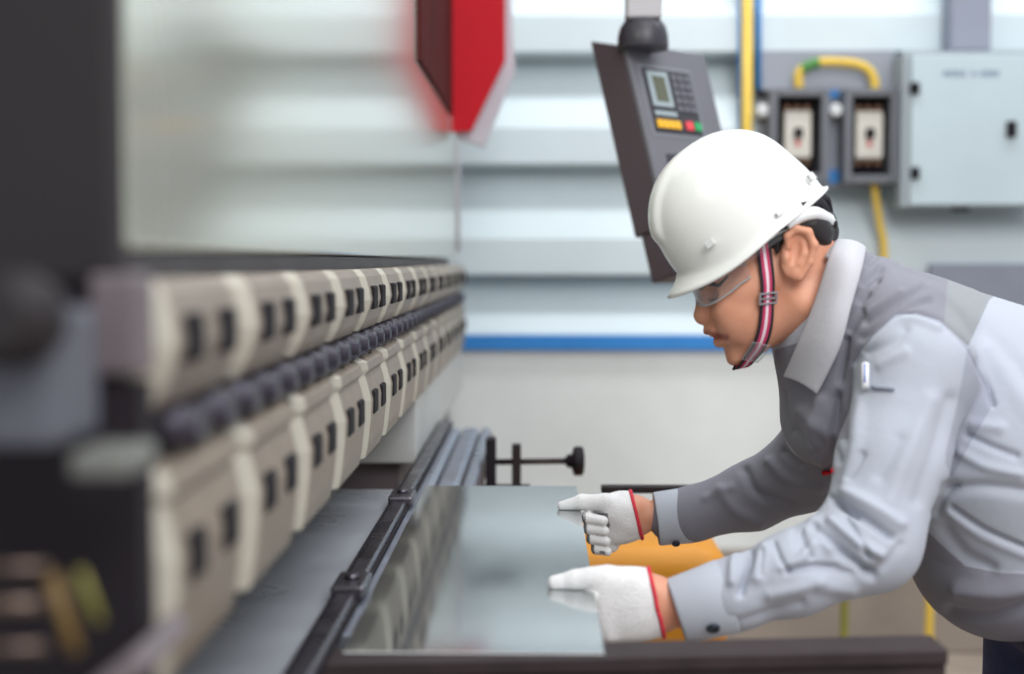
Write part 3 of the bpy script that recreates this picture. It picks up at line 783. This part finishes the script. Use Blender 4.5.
# ------------------------------------------------------------------ gloves
def glove(s, wrist, name_near):
    V, Q = s.mesh(.0018, 1)
    V = keep_above_sheet(V)
    return V, Q
GN = SDF(); GN.pr = list(HN.pr); GN.cap(P(640,604,1.81), P(659,604,1.81), PX(28,1.81), PX(27.5,1.81), .02, ys=.74)
V, Q = GN.mesh(.0018, 1); V = keep_above_sheet(V)
x, y = proj(V)
cut = (x - 651) - (y-576)*.232                          # end the cuff along its slanting edge
keep = (cut[Q] < 0).all(1)
def compact(V, Q):
    u = np.unique(Q); mp = -np.ones(len(V), int); mp[u] = np.arange(len(u)); return V[u], mp[Q]
def boundary_loop(V, Q):
    """ordered open edge of a cut mesh (longest loop)"""
    from collections import Counter
    ed = Counter(); nx = {}
    for q in Q.tolist():
        for a in range(4):
            i, j = q[a], q[(a+1)%4]; ed[(min(i,j),max(i,j))] += 1
    adj = {}
    for (i,j), c in ed.items():
        if c == 1: adj.setdefault(i,[]).append(j); adj.setdefault(j,[]).append(i)
    best = []; seen = set()
    for st in adj:
        if st in seen: continue
        lp = [st]; seen.add(st); cur = st
        while True:
            nxt = [k for k in adj[cur] if k not in seen]
            if not nxt: break
            cur = nxt[0]; seen.add(cur); lp.append(cur)
        if len(lp) > len(best): best = lp
    return V[best]
def trim_loop(V, Q, r, off):
    lp = boundary_loop(V, Q)
    n_ = 64; ix = np.linspace(0, len(lp), n_, endpoint=False).astype(int)
    p = lp[ix]
    for _ in range(3): p = (np.roll(p,1,0)+p*2+np.roll(p,-1,0))/4
    c = p.mean(0); p = c + (p-c)*(1+off)
    p = np.concatenate([p, p[:1]])
    return p
for nm, Vg, Qg, par_m in (('near', V, Q[keep], 0),):
    Vg, Qg = compact(Vg, Qg)
    g = mkmesh('glove', Vg, Qg, M['glove'], PE)
    g['label'] = 'white knitted glove whose thumb lies on the near part of the sheet'
    md = g.modifiers.new('thick', 'SOLIDIFY'); md.thickness = .0015; md.offset = -1
    lp = trim_loop(Vg, Qg, .002, .02)
    b = MB(); b.tube(lp, .0028, 8); b.build('red_trim', M['redtrim'], g)
GF = SDF(); GF.pr = list(HF.pr); GF.cap(P(622,515,2.40), P(640,515,2.40), PX(21,2.4), PX(19.5,2.4), .02, ys=.7)
V, Q = GF.mesh(.0018, 1); V = keep_above_sheet(V)
x, y = proj(V)
cut = (x - 632) - (y-495)*.25
keep = (cut[Q] < 0).all(1)
Vg, Qg = compact(V, Q[keep])
nrm = vnormals(Vg, Qg); xx, yy = proj(Vg)
fcx = xx[Qg].mean(1); fcy = yy[Qg].mean(1)
left_facing = (nrm[Qg].mean(1)[:,0] < -.42) & (fcy > 513) & (fcx < 612)  # grey on the far glove's finger faces that point left
g = mkmesh('glove', Vg, Qg, [M['glove'], M['fingergrey']], PE, mi=left_facing.astype(int))
g['label'] = 'white knitted glove on the far side, fingers curled under the sheet edge'
md = g.modifiers.new('thick', 'SOLIDIFY'); md.thickness = .0015; md.offset = -1
lp = trim_loop(Vg, Qg, .002, .02)
b = MB(); b.tube(lp, .0032, 8); b.build('red_trim', M['redtrim'], g)

# ------------------------------------------------------------------ jacket
JK = SDF()
JK.chain([P(855,335,2.07), P(915,372,2.08), P(985,425,2.08)], [PX(82,2.08), PX(92,2.08), PX(118,2.08)], .05, ys=1.10)
JK.cap(P(985,425,2.08), P(1075,470,2.09), PX(118,2.08), PX(104,2.08), .05, ys=1.1)
JK.chain([P(1000,470,2.06), P(1000,548,2.06)], [PX(108,2.06), PX(90,2.06)], .06, ys=1.25)
JK.cap(P(1090,480,2.08), P(1085,560,2.08), PX(96,2.08), PX(88,2.08), .05, ys=1.2)
JK.ell(P(828,398,2.09), (PX(42,2.08), .15, PX(68,2.08)), R(18), .05)         # chest front hanging forward
JK.cap(P(838,300,2.06), P(850,330,2.07), PX(44,2.06), PX(58,2.07), .03)       # neck of the jacket
JK.chain([P(905,335,1.96)]+[P(x,y,Y) for x,y,Y,r in NEAR], [PX(58,1.93)]+[PX(r,Y) for x,y,Y,r in NEAR], .035)
JK.chain([P(870,350,2.2)]+[P(x,y,Y) for x,y,Y,r in FAR], [PX(50,2.2)]+[PX(r,Y) for x,y,Y,r in FAR], .03)
# open at the neck so the skin and collar show
JK.cap(P(775,280,2.05), P(826,312,2.05), PX(44,2.05), PX(45,2.05), .01, '-')
V, Q = JK.mesh(.003, 2)
near = V[:,1] < 2.12
nearsleeve = (V[:,1] < 2.02).astype(float)
ST_ = [
 # near sleeve, forearm
 ([(750,552),(746,575),(741,594)], 4.5, -.009), ([(737,548),(733,565),(732,582)], 6, .006), ([(765,548),(757,578)], 8, .006),
 ([(743,538),(752,533)], 6, .004),
 ([(795,530),(800,545)], 6, -.005), ([(812,545),(800,560),(782,570)], 7, .005),
 ([(834,501),(862,517),(891,537)], 5.5, -.009), ([(815,527),(842,552),(872,576)], 6, -.010), ([(832,522),(856,541),(880,554)], 7, .007),
 ([(800,512),(812,520),(830,548)], 8, .006), ([(781,572),(817,568),(850,574)], 6, -.004),
 ([(846,492),(870,505),(900,524)], 8, .006), ([(820,585),(850,590)], 10, .004), ([(770,595),(800,588),(820,580)], 8, .004),
 ([(800,604),(760,616),(735,624)], 8, -.003),
 ([(828,495),(843,507),(856,516)], 3, -.006), ([(845,516),(858,536),(868,556)], 3, -.005), ([(801,530),(806,545),(811,557)], 3, -.006), ([(774,543),(781,560),(788,571)], 3, -.005), ([(788,571),(812,565),(836,567)], 3.5, -.004), ([(764,553),(760,575)], 3, -.004), ([(752,560),(741,588)], 3, -.004),
 ([(900,545),(885,565),(866,574)], 6, -.003), ([(862,455),(850,478)], 5, -.004),

 ([(868,352),(895,340),(905,330)], 6, -.003), ([(880,365),(905,352)], 7, .003), ([(858,400),(856,440),(848,480)], 9, .004),
 ([(950,400),(935,450),(918,500)], 10, -.004), ([(930,400),(905,460),(890,500)], 12, .004), ([(900,440),(880,475)], 9, -.003),
]
V = fold(V, Q, ST_, nearsleeve*(1.0))
TR_ = [
 ([(854,363),(860,350),(873,336),(896,314.5),(916,313.5),(940,321),(968,346),(984,378),(993,405)], 3.5, -.006),
 ([(862,352),(877,340),(898,321),(917,320),(938,328)], 5, .004),
 ([(866,322),(890,306),(925,286)], 5, -.0045), ([(862,338),(884,322),(905,308),(930,300)], 5, -.004), ([(868,312),(900,292)], 5, .003),
 ([(864,282),(880,268)], 5, -.007), ([(860,300),(878,282)], 5, -.006), ([(868,262),(880,252)], 5, -.005), ([(872,290),(892,276)], 6, .004),
 ([(850,330),(862,312)], 5, -.005),
 ([(948,489),(985,487),(1030,493)], 9, -.006), ([(936,512),(943,497),(953,487)], 6, -.004),
 ([(952,508),(985,530),(1030,550)], 3.5, -.006), ([(950,514),(982,537),(1030,558)], 6, .002),
 ([(945,530),(965,555),(990,568)], 9, -.004), ([(960,590),(1000,592),(1030,586)], 12, .010), ([(950,612),(990,617),(1030,604)], 9, -.007),
 ([(985,330),(1030,380)], 12, -.003), ([(990,350),(1030,410)], 14, .003), ([(968,436),(990,446),(1016,456)], 5, -.005), ([(972,424),(1000,428)], 8, .004), ([(960,452),(985,466),(1020,474)], 7, .004),
 ([(786,393),(788,412),(792,432)], 2.5, -.004), ([(820,400),(812,440),(822,462)], 8, .005), ([(838,395),(832,430),(838,460)], 5, -.006),
 ([(846,340),(840,380)], 5, -.005),
 ([(800,410),(825,432),(840,440)], 9, .004), ([(795,430),(815,452)], 6, -.004), ([(835,400),(842,440)], 8, -.005),
 ([(720,490),(735,510),(760,522)], 8, .005), ([(745,470),(757,492),(790,505)], 6, -.007),
 ([(770,462),(790,480),(820,488)], 7, .005), ([(785,452),(800,465)], 5, -.006), ([(705,498),(730,488)], 6, .003),
]
V = fold(V, Q, TR_, np.ones(len(V)))
x, y = proj(V)
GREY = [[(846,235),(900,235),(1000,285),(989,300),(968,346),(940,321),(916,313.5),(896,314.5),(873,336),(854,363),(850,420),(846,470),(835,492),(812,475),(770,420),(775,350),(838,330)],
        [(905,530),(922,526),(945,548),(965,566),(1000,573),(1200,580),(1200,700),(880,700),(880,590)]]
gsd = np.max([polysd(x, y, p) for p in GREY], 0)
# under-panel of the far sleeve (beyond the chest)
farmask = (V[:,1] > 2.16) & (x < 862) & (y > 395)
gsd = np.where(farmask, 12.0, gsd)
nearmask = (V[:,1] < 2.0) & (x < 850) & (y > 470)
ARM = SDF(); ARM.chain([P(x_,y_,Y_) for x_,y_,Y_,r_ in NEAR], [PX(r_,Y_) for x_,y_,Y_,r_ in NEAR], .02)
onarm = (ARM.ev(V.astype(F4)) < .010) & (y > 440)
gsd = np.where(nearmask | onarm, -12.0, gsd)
stripe = polysd(x, y, [(950,255),(1000,292),(989,300),(968,346),(944,324)])
side = np.where(onarm & (x < 945), -12., 0) + polysd(x, y, [(968,346),(984,378),(993,405),(972,440),(952,478),(944,460),(958,400)])
m = bpy.data.materials.new('two_tone_work_cotton'); m.use_nodes = True
nt = m.node_tree; bs_ = nt.nodes['Principled BSDF']; bs_.inputs['Roughness'].default_value = .82; bs_.inputs['Sheen Weight'].default_value = .1
bs_.inputs['Specular IOR Level'].default_value = .25
cur = None
nz = nt.nodes.new('ShaderNodeTexNoise'); nz.inputs['Scale'].default_value = 9
base = nt.nodes.new('ShaderNodeMix'); base.data_type = 'RGBA'; base.inputs[6].default_value = (*lin((178,183,195)),1); base.inputs[7].default_value = (*lin((170,176,189)),1)
nt.links.new(nz.outputs['Fac'], base.inputs[0]); cur = base.outputs[2]
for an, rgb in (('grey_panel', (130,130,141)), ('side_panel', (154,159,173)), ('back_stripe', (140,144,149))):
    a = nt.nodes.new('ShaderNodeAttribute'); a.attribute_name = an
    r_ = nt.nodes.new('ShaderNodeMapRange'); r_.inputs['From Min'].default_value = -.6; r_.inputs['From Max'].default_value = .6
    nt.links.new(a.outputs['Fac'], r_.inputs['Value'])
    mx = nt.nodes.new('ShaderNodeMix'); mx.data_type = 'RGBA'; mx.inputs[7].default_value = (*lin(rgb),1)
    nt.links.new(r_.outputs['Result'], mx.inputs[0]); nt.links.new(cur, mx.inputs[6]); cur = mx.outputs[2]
nt.links.new(cur, bs_.inputs['Base Color'])
n2 = nt.nodes.new('ShaderNodeTexNoise'); n2.inputs['Scale'].default_value = 26; n2.inputs['Detail'].default_value = 5
tc = nt.nodes.new('ShaderNodeTexCoord'); nt.links.new(tc.outputs['Object'], n2.inputs['Vector']); nt.links.new(tc.outputs['Object'], nz.inputs['Vector'])
bp = nt.nodes.new('ShaderNodeBump'); bp.inputs['Strength'].default_value = .35; bp.inputs['Distance'].default_value = .006
nt.links.new(n2.outputs['Fac'], bp.inputs['Height']); nt.links.new(bp.outputs['Normal'], bs_.inputs['Normal'])
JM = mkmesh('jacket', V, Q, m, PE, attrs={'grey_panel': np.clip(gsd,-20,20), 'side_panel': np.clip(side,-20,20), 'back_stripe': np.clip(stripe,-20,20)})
JBV = V; JBQ = Q
from mathutils.bvhtree import BVHTree
bvhJ = BVHTree.FromPolygons(JBV.tolist(), JBQ.tolist())
def camhit(px, py, bvh=None):
    d = P(px, py, 2.0) - CP
    h, nrm, i, dist = (bvh or bvhJ).ray_cast(Vector(tuple(CP)), Vector(tuple(d)).normalized())
    return h, nrm

# collar: a leaf on each side of the neck
def collar(sgn):
    ys = lambda Y: 2.05 + (Y-2.05)*sgn
    inner = crv([P(835,240,ys(2.05+.0)), P(829,256,ys(1.985)), P(815,300,ys(1.968)), P(798,342,ys(1.978)), P(783,377,ys(2.02))], 8)
    outer = crv([P(866,248,ys(2.05)), P(862,268,ys(1.955)), P(851,308,ys(1.925)), P(840,348,ys(1.925)), P(817,395,ys(1.955))], 8)
    rows = []
    for a, b_ in zip(inner, outer):
        r = []
        for t in np.linspace(0, 1, 9):
            p = a + (b_-a)*t
            p = p + np.array([0, -sgn*.016*math.sin(math.pi*t), .004*math.sin(math.pi*t)])
            r.append(p)
        rows.append(r)
    b = MB(); b.loft(rows, cap=False, closed=False, smooth=True)
    o = b.build('collar', M['fab_c'], JM)
    md = o.modifiers.new('thick', 'SOLIDIFY'); md.thickness = .005; md.offset = 0
    md = o.modifiers.new('sub', 'SUBSURF'); md.levels = 1; md.render_levels = 1
    return o
collar(1); collar(-1)
# stand of the collar behind the neck
b = MB()
rows = []
for Y_ in np.linspace(-.8, .8, 13):
    a = math.sin(Y_*math.pi/2)
    p = P(834-10*abs(a)**2, 243+16*abs(a)**2, 2.05+.066*a); q = P(862-2*abs(a)**2, 252+12*abs(a)**2, 2.05+.095*a)
    rows.append([p + (q-p)*t for t in np.linspace(0,1,5)])
b.loft(rows, cap=False, closed=False, smooth=True); o = b.build('collar_back', M['fab_c'], JM)
md = o.modifiers.new('thick', 'SOLIDIFY'); md.thickness = .005; md.offset = 0

# cuffs
def cuff(a, b_, ra, rb, ys, nm_label):
    a = np.array(a); b_ = np.array(b_); ax = (b_-a)/np.linalg.norm(b_-a)
    u = np.cross(ax, [0,1,0]); u /= np.linalg.norm(u); w = np.array([0,1,0.])
    secs = []
    L = np.linalg.norm(b_-a)
    for t, rr in ((.06,.94),(0,1.0),(.03,1.03),(.5,1.01),(.95,1.0),(1.0,.97),(1.0,.90),(.5,.92),(.06,.94)):
        c = a + (b_-a)*t; r_ = (ra+(rb-ra)*t)*rr
        secs.append([c + u*r_*math.cos(2*math.pi*k/40) + w*r_*ys*math.sin(2*math.pi*k/40) for k in range(40)])
    b = MB(); b.loft(secs, cap=False, smooth=True)
    o = b.build('cuff', M['fab_l'], JM); return o
cn = cuff(P(728,596,1.80), P(676,611,1.806), PX(37.5,1.8), PX(33.5,1.8), .95, '')
cf = cuff(P(690,515,2.40), P(656,519,2.40), PX(27.5,2.4), PX(27,2.4), .95, '')
def disc(px, py, r, th, nm, m, par, Yc, nv=(0,-1,-.25)):
    nv = np.array(nv, float); nv /= np.linalg.norm(nv); c = P(px, py, Yc)
    b = MB(); b.lathe(c, nv, [(r*.7,0),(r,.001),(r,th),(r*.75,th+.001),(r*.6,th*.6),(r*.001,th*.6)], 20); return b.build(nm, m, par)
disc(713,627,PX(7,1.77),.004,'button',M['button'],cn,1.766,(0,-.75,-.65))
disc(676,543,PX(4,2.38),.003,'button',M['button'],cf,2.372,(0,-.75,-.65))
# sleeve pocket flap and the small red tag
h0, n0 = camhit(884, 388); 
b = MB()
rows = []
for t in np.linspace(0,1,7):
    r = []
    for v_ in (0, 1):
        hh, nn = camhit(873+22*t, 386.5+1.5*t+v_*3.4)
        r.append(hh + nn*.0022)
    rows.append(r)
b.loft(rows, cap=False, closed=False, smooth=True); o = b.build('pocket_welt', M['panelgrey'], JM); md = o.modifiers.new('t','SOLIDIFY'); md.thickness = .0022
rows = []
for t in np.linspace(0,1,4):
    r = []
    for v_ in (0, 1):
        hh, nn = camhit(822+13*t, 469.5-.6*t+v_*3.6)
        r.append((hh + nn*.003) if hh else Vector(tuple(P(822+13*t,470+v_*4,2.2))))
    rows.append(r)
b = MB(); b.loft(rows, cap=False, closed=False, smooth=True); o = b.build('red_tag', M['red'], JM); md = o.modifiers.new('t','SOLIDIFY'); md.thickness = .002
# pen standing in the sleeve pocket
h0, n0 = camhit(868, 390); h1, n1 = camhit(868.5, 366)
n0 = Vector(n0); c0 = Vector(h0)+n0*.005; c1 = Vector(h1)+n0*.006
PN = empty('pen', tuple(c0), 'white and blue pen clipped in the jacket sleeve pocket', 'pen')
b = MB(); b.tube([c0, c1, c1+(c1-c0)*.05], [.0052,.0052,.0030], 12); b.build('barrel', M['penw'], PN)
b = MB(); b.tube([c0+(c1-c0)*.15+n0*.0048+Vector((.0028,0,0)), c0+(c1-c0)*.93+n0*.0048+Vector((.0028,0,0))], .0024, 8); b.build('pen_clip', M['penb'], PN)

# ------------------------------------------------------------------ trousers and shoes
TR = SDF()
hipx = P(1076,600,2.08)[0]
TR.ell((hipx, 2.08, .93), (.13, .19, .13), 0, .03)
for s_ in (-1, 1):
    Yc = 2.08 + s_*.105
    TR.chain([(hipx-.005, Yc, .90), (hipx-.03, Yc, .48), (hipx+.0, Yc, .10)], [.092, .070, .058], .03)
TR.pr.append(('c', (np.array((hipx,1.5,.0)), np.array((hipx,2.7,.0)), .075, .075, 1.0), .004, '-', np.array((hipx,2.08,0)), 5.))
V, Q = TR.mesh(.006, 2); mkmesh('trousers', V, Q, M['denim'], PE)
for s_ in (-1, 1):
    Yc = 2.08 + s_*.105
    SH = SDF(); SH.chain([(hipx+.04, Yc, .05), (hipx-.05, Yc, .045), (hipx-.15, Yc, .04)], [.045,.045,.036], .02); SH.cap((hipx+.01,Yc,.06),(hipx,Yc,.11),.045,.05,.02)
    V, Q = SH.mesh(.006, 1); V[:,2] = np.maximum(V[:,2], .001); mkmesh('shoe', V, Q, M['shoe'], PE)

# ------------------------------------------------------------------ hard hat
cH = P(744,236,Yh); ang = math.atan2(.597,.802)
fH = np.array((-math.cos(ang),0,-math.sin(ang))); uH = np.array((-math.sin(ang),0,math.cos(ang))); wH = np.array((0,-1.,0))
def hat(f, l, u): return cH + fH*f + wH*l + uH*u
px_ = sH
NA, NT = 160, 40
def hpt(phi, t):
    """t 0..1 from crown to rim, then on to the lip"""
    c, s_ = math.cos(phi), math.sin(phi)
    lf, lb, ll, hh = 79*px_, 86*px_, .096, 106*px_
    sup = 2.25
    th = t*math.pi/2
    rr = math.sin(th)**(2/sup*.98) if th > 0 else 0; uu = math.cos(th)**(2/sup) if t < 1 else 0
    f = (lf if c > 0 else lb)*c*rr - 4*px_; l = ll*s_*rr
    f += 5*px_*uu*rr*(1 if c > 0 else .25)*abs(c)*1.3
    # raised centre ridge
    rg = 1/(1+math.exp((abs(l)-.030)/.0018)) * (1/(1+math.exp((-f-.11)/.006))) * (1/(1+math.exp((48*px_-(hh*uu))/.004)))
    u = hh*uu - 6*px_ + 16*px_*max(c,0)**3*(1-uu)**2
    nrm = np.array((f/lf, l/ll, max(uu,.05))); nrm /= np.linalg.norm(nrm)
    p = np.array((f, l, u)) + nrm*rg*.0075
    return p
rows = []
for i in range(NT+1):
    t = max(i/NT, .02)
    rows.append([hpt(2*math.pi*k/NA, t) for k in range(NA)])
# flared lip, with the peak in front
for g_ in (.25, .5, .75, 1.0):
    r = []
    for k in range(NA):
        phi = 2*math.pi*k/NA; p = hpt(phi, 1.0).copy(); c_ = math.cos(phi)
        A_ = max(c_,0)**3; B_f = max(c_+.2,0)/1.2; bk = max(-c_,0)**4
        p += np.array((c_, math.sin(phi), 0))*g_*(.011*(1-.4*bk) + .022*A_)
        p[2] -= g_**.7*(.004+.016*B_f)
        r.append(p)
    rows.append(r)
b = MB(); b.loft([[hat(*p) for p in r] for r in rows], cap=False, smooth=True)
b.bm.verts.ensure_lookup_table()
b.bm.faces.new([b.bm.verts[k] for k in range(NA)]).smooth = True
HT = b.build('hard_hat', M['helmet'], PE)
md = HT.modifiers.new('shell','SOLIDIFY'); md.thickness = .003; md.offset = -1
def hatside(f, u, l): return hat(f*px_, l, u*px_)
def side_l(f, u):
    """lateral position of the near flank of the shell"""
    rel = min(abs((f+4)/92.)**2.25 + abs((u+6)/108.)**2.25, .99)
    return .098*(1-rel)**(1/2.25)
for f0, u0, w_, h__ in ((38,18,9,7), (-32,2,9,5), (-80,10,7,8)):
    b = MB(); l = side_l(f0,u0)
    l2 = side_l(f0+8*(1 if f0>0 else -1),u0)
    tg = Vector(tuple(fH)) ; nn = Vector(tuple(wH))*.9 + Vector(tuple(fH))*(f0/92.*.6) + Vector(tuple(uH))*.15
    nn.normalize(); tg = (tg - nn*tg.dot(nn)).normalized(); up_ = nn.cross(tg)
    b.obox(Vector(tuple(hatside(f0,u0,l))), (tg, up_, nn), (w_*px_*.5, h__*px_*.5, .0035), bev=.001)
    b.build('accessory_slot', M['slotw'], HT)
# suspension: nape band and ratchet knob
b = MB(); b.tube(crv([P(786,224,Yh-.084),P(800,216,Yh-.083),P(814,213,Yh-.072),P(825,218,Yh-.04),P(831,222,Yh),P(827,222,Yh+.03),P(812,222,Yh+.062)],6), .0095, 8); b.build('nape_band', M['white'], HT)
b = MB(); b.tube(crv([P(800,206,Yh-.074),P(818,202,Yh-.05),P(826,210,Yh-.02),P(829,226,Yh-.012)],6), .006, 8); b.tube(crv([P(816,200,Yh-.05),P(826,198,Yh-.02),P(830,212,Yh)],6), .005, 8); b.build('ratchet_strap', M['strapblack'], HT)
b = MB(); b.lathe(P(828,222,Yh-.012), (.85,-.3,.3), [(.010,0),(.012,.003),(.012,.010),(.008,.012)], 18); b.build('ratchet_knob', M['strapblack'], HT)

# chin strap hugging the face
cl = [(760,226,Yh-.074),(763,240,Yh-.074),(766,264,Yh-.072),(767.5,298,Yh-.066),(764.5,328,Yh-.052),(757,346,Yh-.036),(747,357,Yh-.021),(737,362,Yh-.002)]
ctr = np.array(crv([P(*q) for q in cl], 8))
ctr = BD.snap(ctr, .0035)
for _ in range(4): ctr[1:-1] = (ctr[:-2]+2*ctr[1:-1]+ctr[2:])/4
ctr = BD.snap(ctr, .0035, 2)
gn = BD.grad(ctr)
mir = ctr.copy(); mir[:,1] = 2*Yh - mir[:,1]
gm = gn.copy(); gm[:,1] *= -1
C_ = np.concatenate([ctr, mir[::-1]]); G_ = np.concatenate([gn, gm[::-1]])
for _ in range(6): C_[1:-1] = (C_[:-2]+2*C_[1:-1]+C_[2:])/4; G_[1:-1] = (G_[:-2]+2*G_[1:-1]+G_[2:])/4
T_ = np.gradient(C_, axis=0); T_ /= np.linalg.norm(T_,axis=1)[:,None]
B_ = np.cross(T_, G_); B_ /= np.linalg.norm(B_,axis=1)[:,None]
hw = 7.0*px_
b = MB()
NS = 11
grid = [[C_[i] + B_[i]*hw*t + G_[i]*.0008 for t in np.linspace(-1,1,NS)] for i in range(len(C_))]
b.loft(grid, cap=False, closed=False, smooth=True)
for f in b.bm.faces: pass
b.bm.faces.ensure_lookup_table()
fi = 0
for i in range(len(C_)-1):
    for k in range(NS-1):
        t = abs((k+.5)/(NS-1)*2-1)
        b.bm.faces[fi].material_index = 0 if t > .55 else (1 if t > .15 else 2)
        fi += 1
CS = b.build('chin_strap', [M['strapblack'], mat('crimson_webbing', (190,52,96), .7), mat('pale_pink_webbing', (234,212,222), .7)], HT)
md = CS.modifiers.new('t','SOLIDIFY'); md.thickness = .0016; md.offset = 1
i = 8*3; c = C_[i]; 
b = MB()
for s1 in (-1, 1):
    b.obox(Vector(tuple(c + T_[i]*s1*5.2*px_ + G_[i]*.003)), (Vector(tuple(B_[i])), Vector(tuple(T_[i])), Vector(tuple(G_[i]))), (hw*1.32, .0014, .0018), bev=.0006)
    b.obox(Vector(tuple(c + B_[i]*s1*hw*1.25 + G_[i]*.003)), (Vector(tuple(B_[i])), Vector(tuple(T_[i])), Vector(tuple(G_[i]))), (.0014, 5.4*px_, .0018), bev=.0006)
b.obox(Vector(tuple(c + G_[i]*.003)), (Vector(tuple(B_[i])), Vector(tuple(T_[i])), Vector(tuple(G_[i]))), (hw*1.2, .0012, .0012))
b.build('buckle', M['chrome'], CS)
gl = bpy.data.materials.new('clear_plastic'); gl.use_nodes = True
nt = gl.node_tree; nt.nodes.clear(); o_ = nt.nodes.new('ShaderNodeOutputMaterial'); mxs = nt.nodes.new('ShaderNodeMixShader'); tr_ = nt.nodes.new('ShaderNodeBsdfTransparent'); gs = nt.nodes.new('ShaderNodeBsdfPrincipled')
tr_.inputs[0].default_value = (.985,.99,.995,1); gs.inputs['Base Color'].default_value = (.72,.76,.79,1); gs.inputs['Roughness'].default_value = .12
lw = nt.nodes.new('ShaderNodeLayerWeight'); lw.inputs[0].default_value = .5; fr = nt.nodes.new('ShaderNodeMath'); fr.operation = 'POWER'; fr.inputs[1].default_value = 2.6; nt.links.new(lw.outputs['Facing'], fr.inputs[0])
ad = nt.nodes.new('ShaderNodeMath'); ad.operation = 'ADD'; ad.use_clamp = True; ad.inputs[1].default_value = .06
nt.links.new(fr.outputs[0], ad.inputs[0]); nt.links.new(ad.outputs[0], mxs.inputs[0]); nt.links.new(tr_.outputs[0], mxs.inputs[1]); nt.links.new(gs.outputs[0], mxs.inputs[2]); nt.links.new(mxs.outputs[0], o_.inputs[0])
# clear chin cup at the strap's fork
i = 8*5+2
b = MB(); rows = []
for k in range(i-5, i+6):
    rows.append([C_[k] + B_[k]*hw*1.35*t + G_[k]*.0035 for t in np.linspace(-1,1,7)])
b.loft(rows, cap=False, closed=False, smooth=True); o = b.build('chin_cup', gl, CS); md = o.modifiers.new('t','SOLIDIFY'); md.thickness = .0015

# ------------------------------------------------------------------ safety glasses
def lens_pts(sgn):
    yy = lambda d: Yh - sgn*d
    cen = crv([P(693,292,yy(.000)),P(694,293,yy(.022)),P(703,292,yy(.050)),P(720,285,yy(.066)),P(738,277,yy(.071)),P(749,271,yy(.073))],5)
    return cen
cn_ = lens_pts(1); cf_ = lens_pts(-1)
full = list(cf_[::-1][:-1]) + list(cn_)
upv = np.array((-.36,0,.93)); b = MB(); rows = []
nF = len(full)
for k, p in enumerate(full):
    e = abs(k-(nF-1)/2)/((nF-1)/2)
    up_h = 15*px_*(1-.55*e**3); dn_h = (8+6*math.sin(min(e*1.25,1)*math.pi))*px_*(1-.3*e**4)
    rows.append([p + upv*up_h*(1-t) - upv*dn_h*t for t in np.linspace(0,1,6)])
b.loft(rows, cap=False, closed=False, smooth=True)
GL = b.build('safety_glasses', gl, PE); md = GL.modifiers.new('t','SOLIDIFY'); md.thickness = .002
b = MB(); b.tube([r[-1] for r in rows], .0011, 6); b.tube([r[0] for r in rows[-9:]], .001, 6); b.build('lens_rim_highlight', M['bezel'], GL)  # pale tubes imitate the bright highlight along the lens edge
for sgn in (1,-1):
    yy = lambda d: Yh - sgn*d
    b = MB(); pts = crv([P(722,276,yy(.069)),P(742,263,yy(.075)),P(760,251,yy(.078)),P(776,239,yy(.079)),P(790,232,yy(.079))],4)
    rows = []
    for p in pts:
        rows.append([p+upv*3*px_+wH*sgn*.001, p+upv*3*px_-wH*sgn*.001, p-upv*3*px_-wH*sgn*.001, p-upv*3*px_+wH*sgn*.001])
    b.loft(rows); b.build('temple_arm', gl, GL)
    b = MB(); b.tube([q+upv*3.4*px_ for q in pts], .0012, 6); b.build('rim_edge', M['white'], GL)
# ================================================================== light
w = bpy.data.worlds.new('world'); S.world = w; w.use_nodes = True
bg = w.node_tree.nodes['Background']; bg.inputs[0].default_value = (.93,.96,1.0,1); bg.inputs[1].default_value = .50
def area(name, loc, tgt, sx, sy, e, rgb=(1,1,1)):
    l = bpy.data.lights.new(name, 'AREA'); l.shape = 'RECTANGLE'; l.size = sx; l.size_y = sy; l.energy = e; l.color = rgb
    o = bpy.data.objects.new(name, l); COL.objects.link(o); o.location = loc
    o.rotation_euler = (Vector(tgt)-Vector(loc)).to_track_quat('-Z','Y').to_euler(); return o
area('added_key_light', (1.3,-.9,3.7), (.4,2.2,1.1), 2.4, 1.8, 95, (1,.985,.97))  # unseen soft key lamp added above and behind the camera
area('added_top_light', (.9,1.7,4.2), (.7,2.2,1), 2.2, 2.2, 28, (.96,.98,1))  # unseen overhead lamp added to light the person from above
area('added_wall_wash', (.9,4.0,4.8), (.9,5.1,.9), 5.0, .5, 88, (.95,.98,1))  # unseen long lamp added to brighten the louvres and lower wall
vs = S.view_settings; S.display_settings.display_device = 'sRGB'
vs.view_transform = 'Standard'; vs.look = 'None'; vs.gamma = 1; vs.exposure = 0.40; vs.use_curve_mapping = False
S.cycles.use_denoising = True
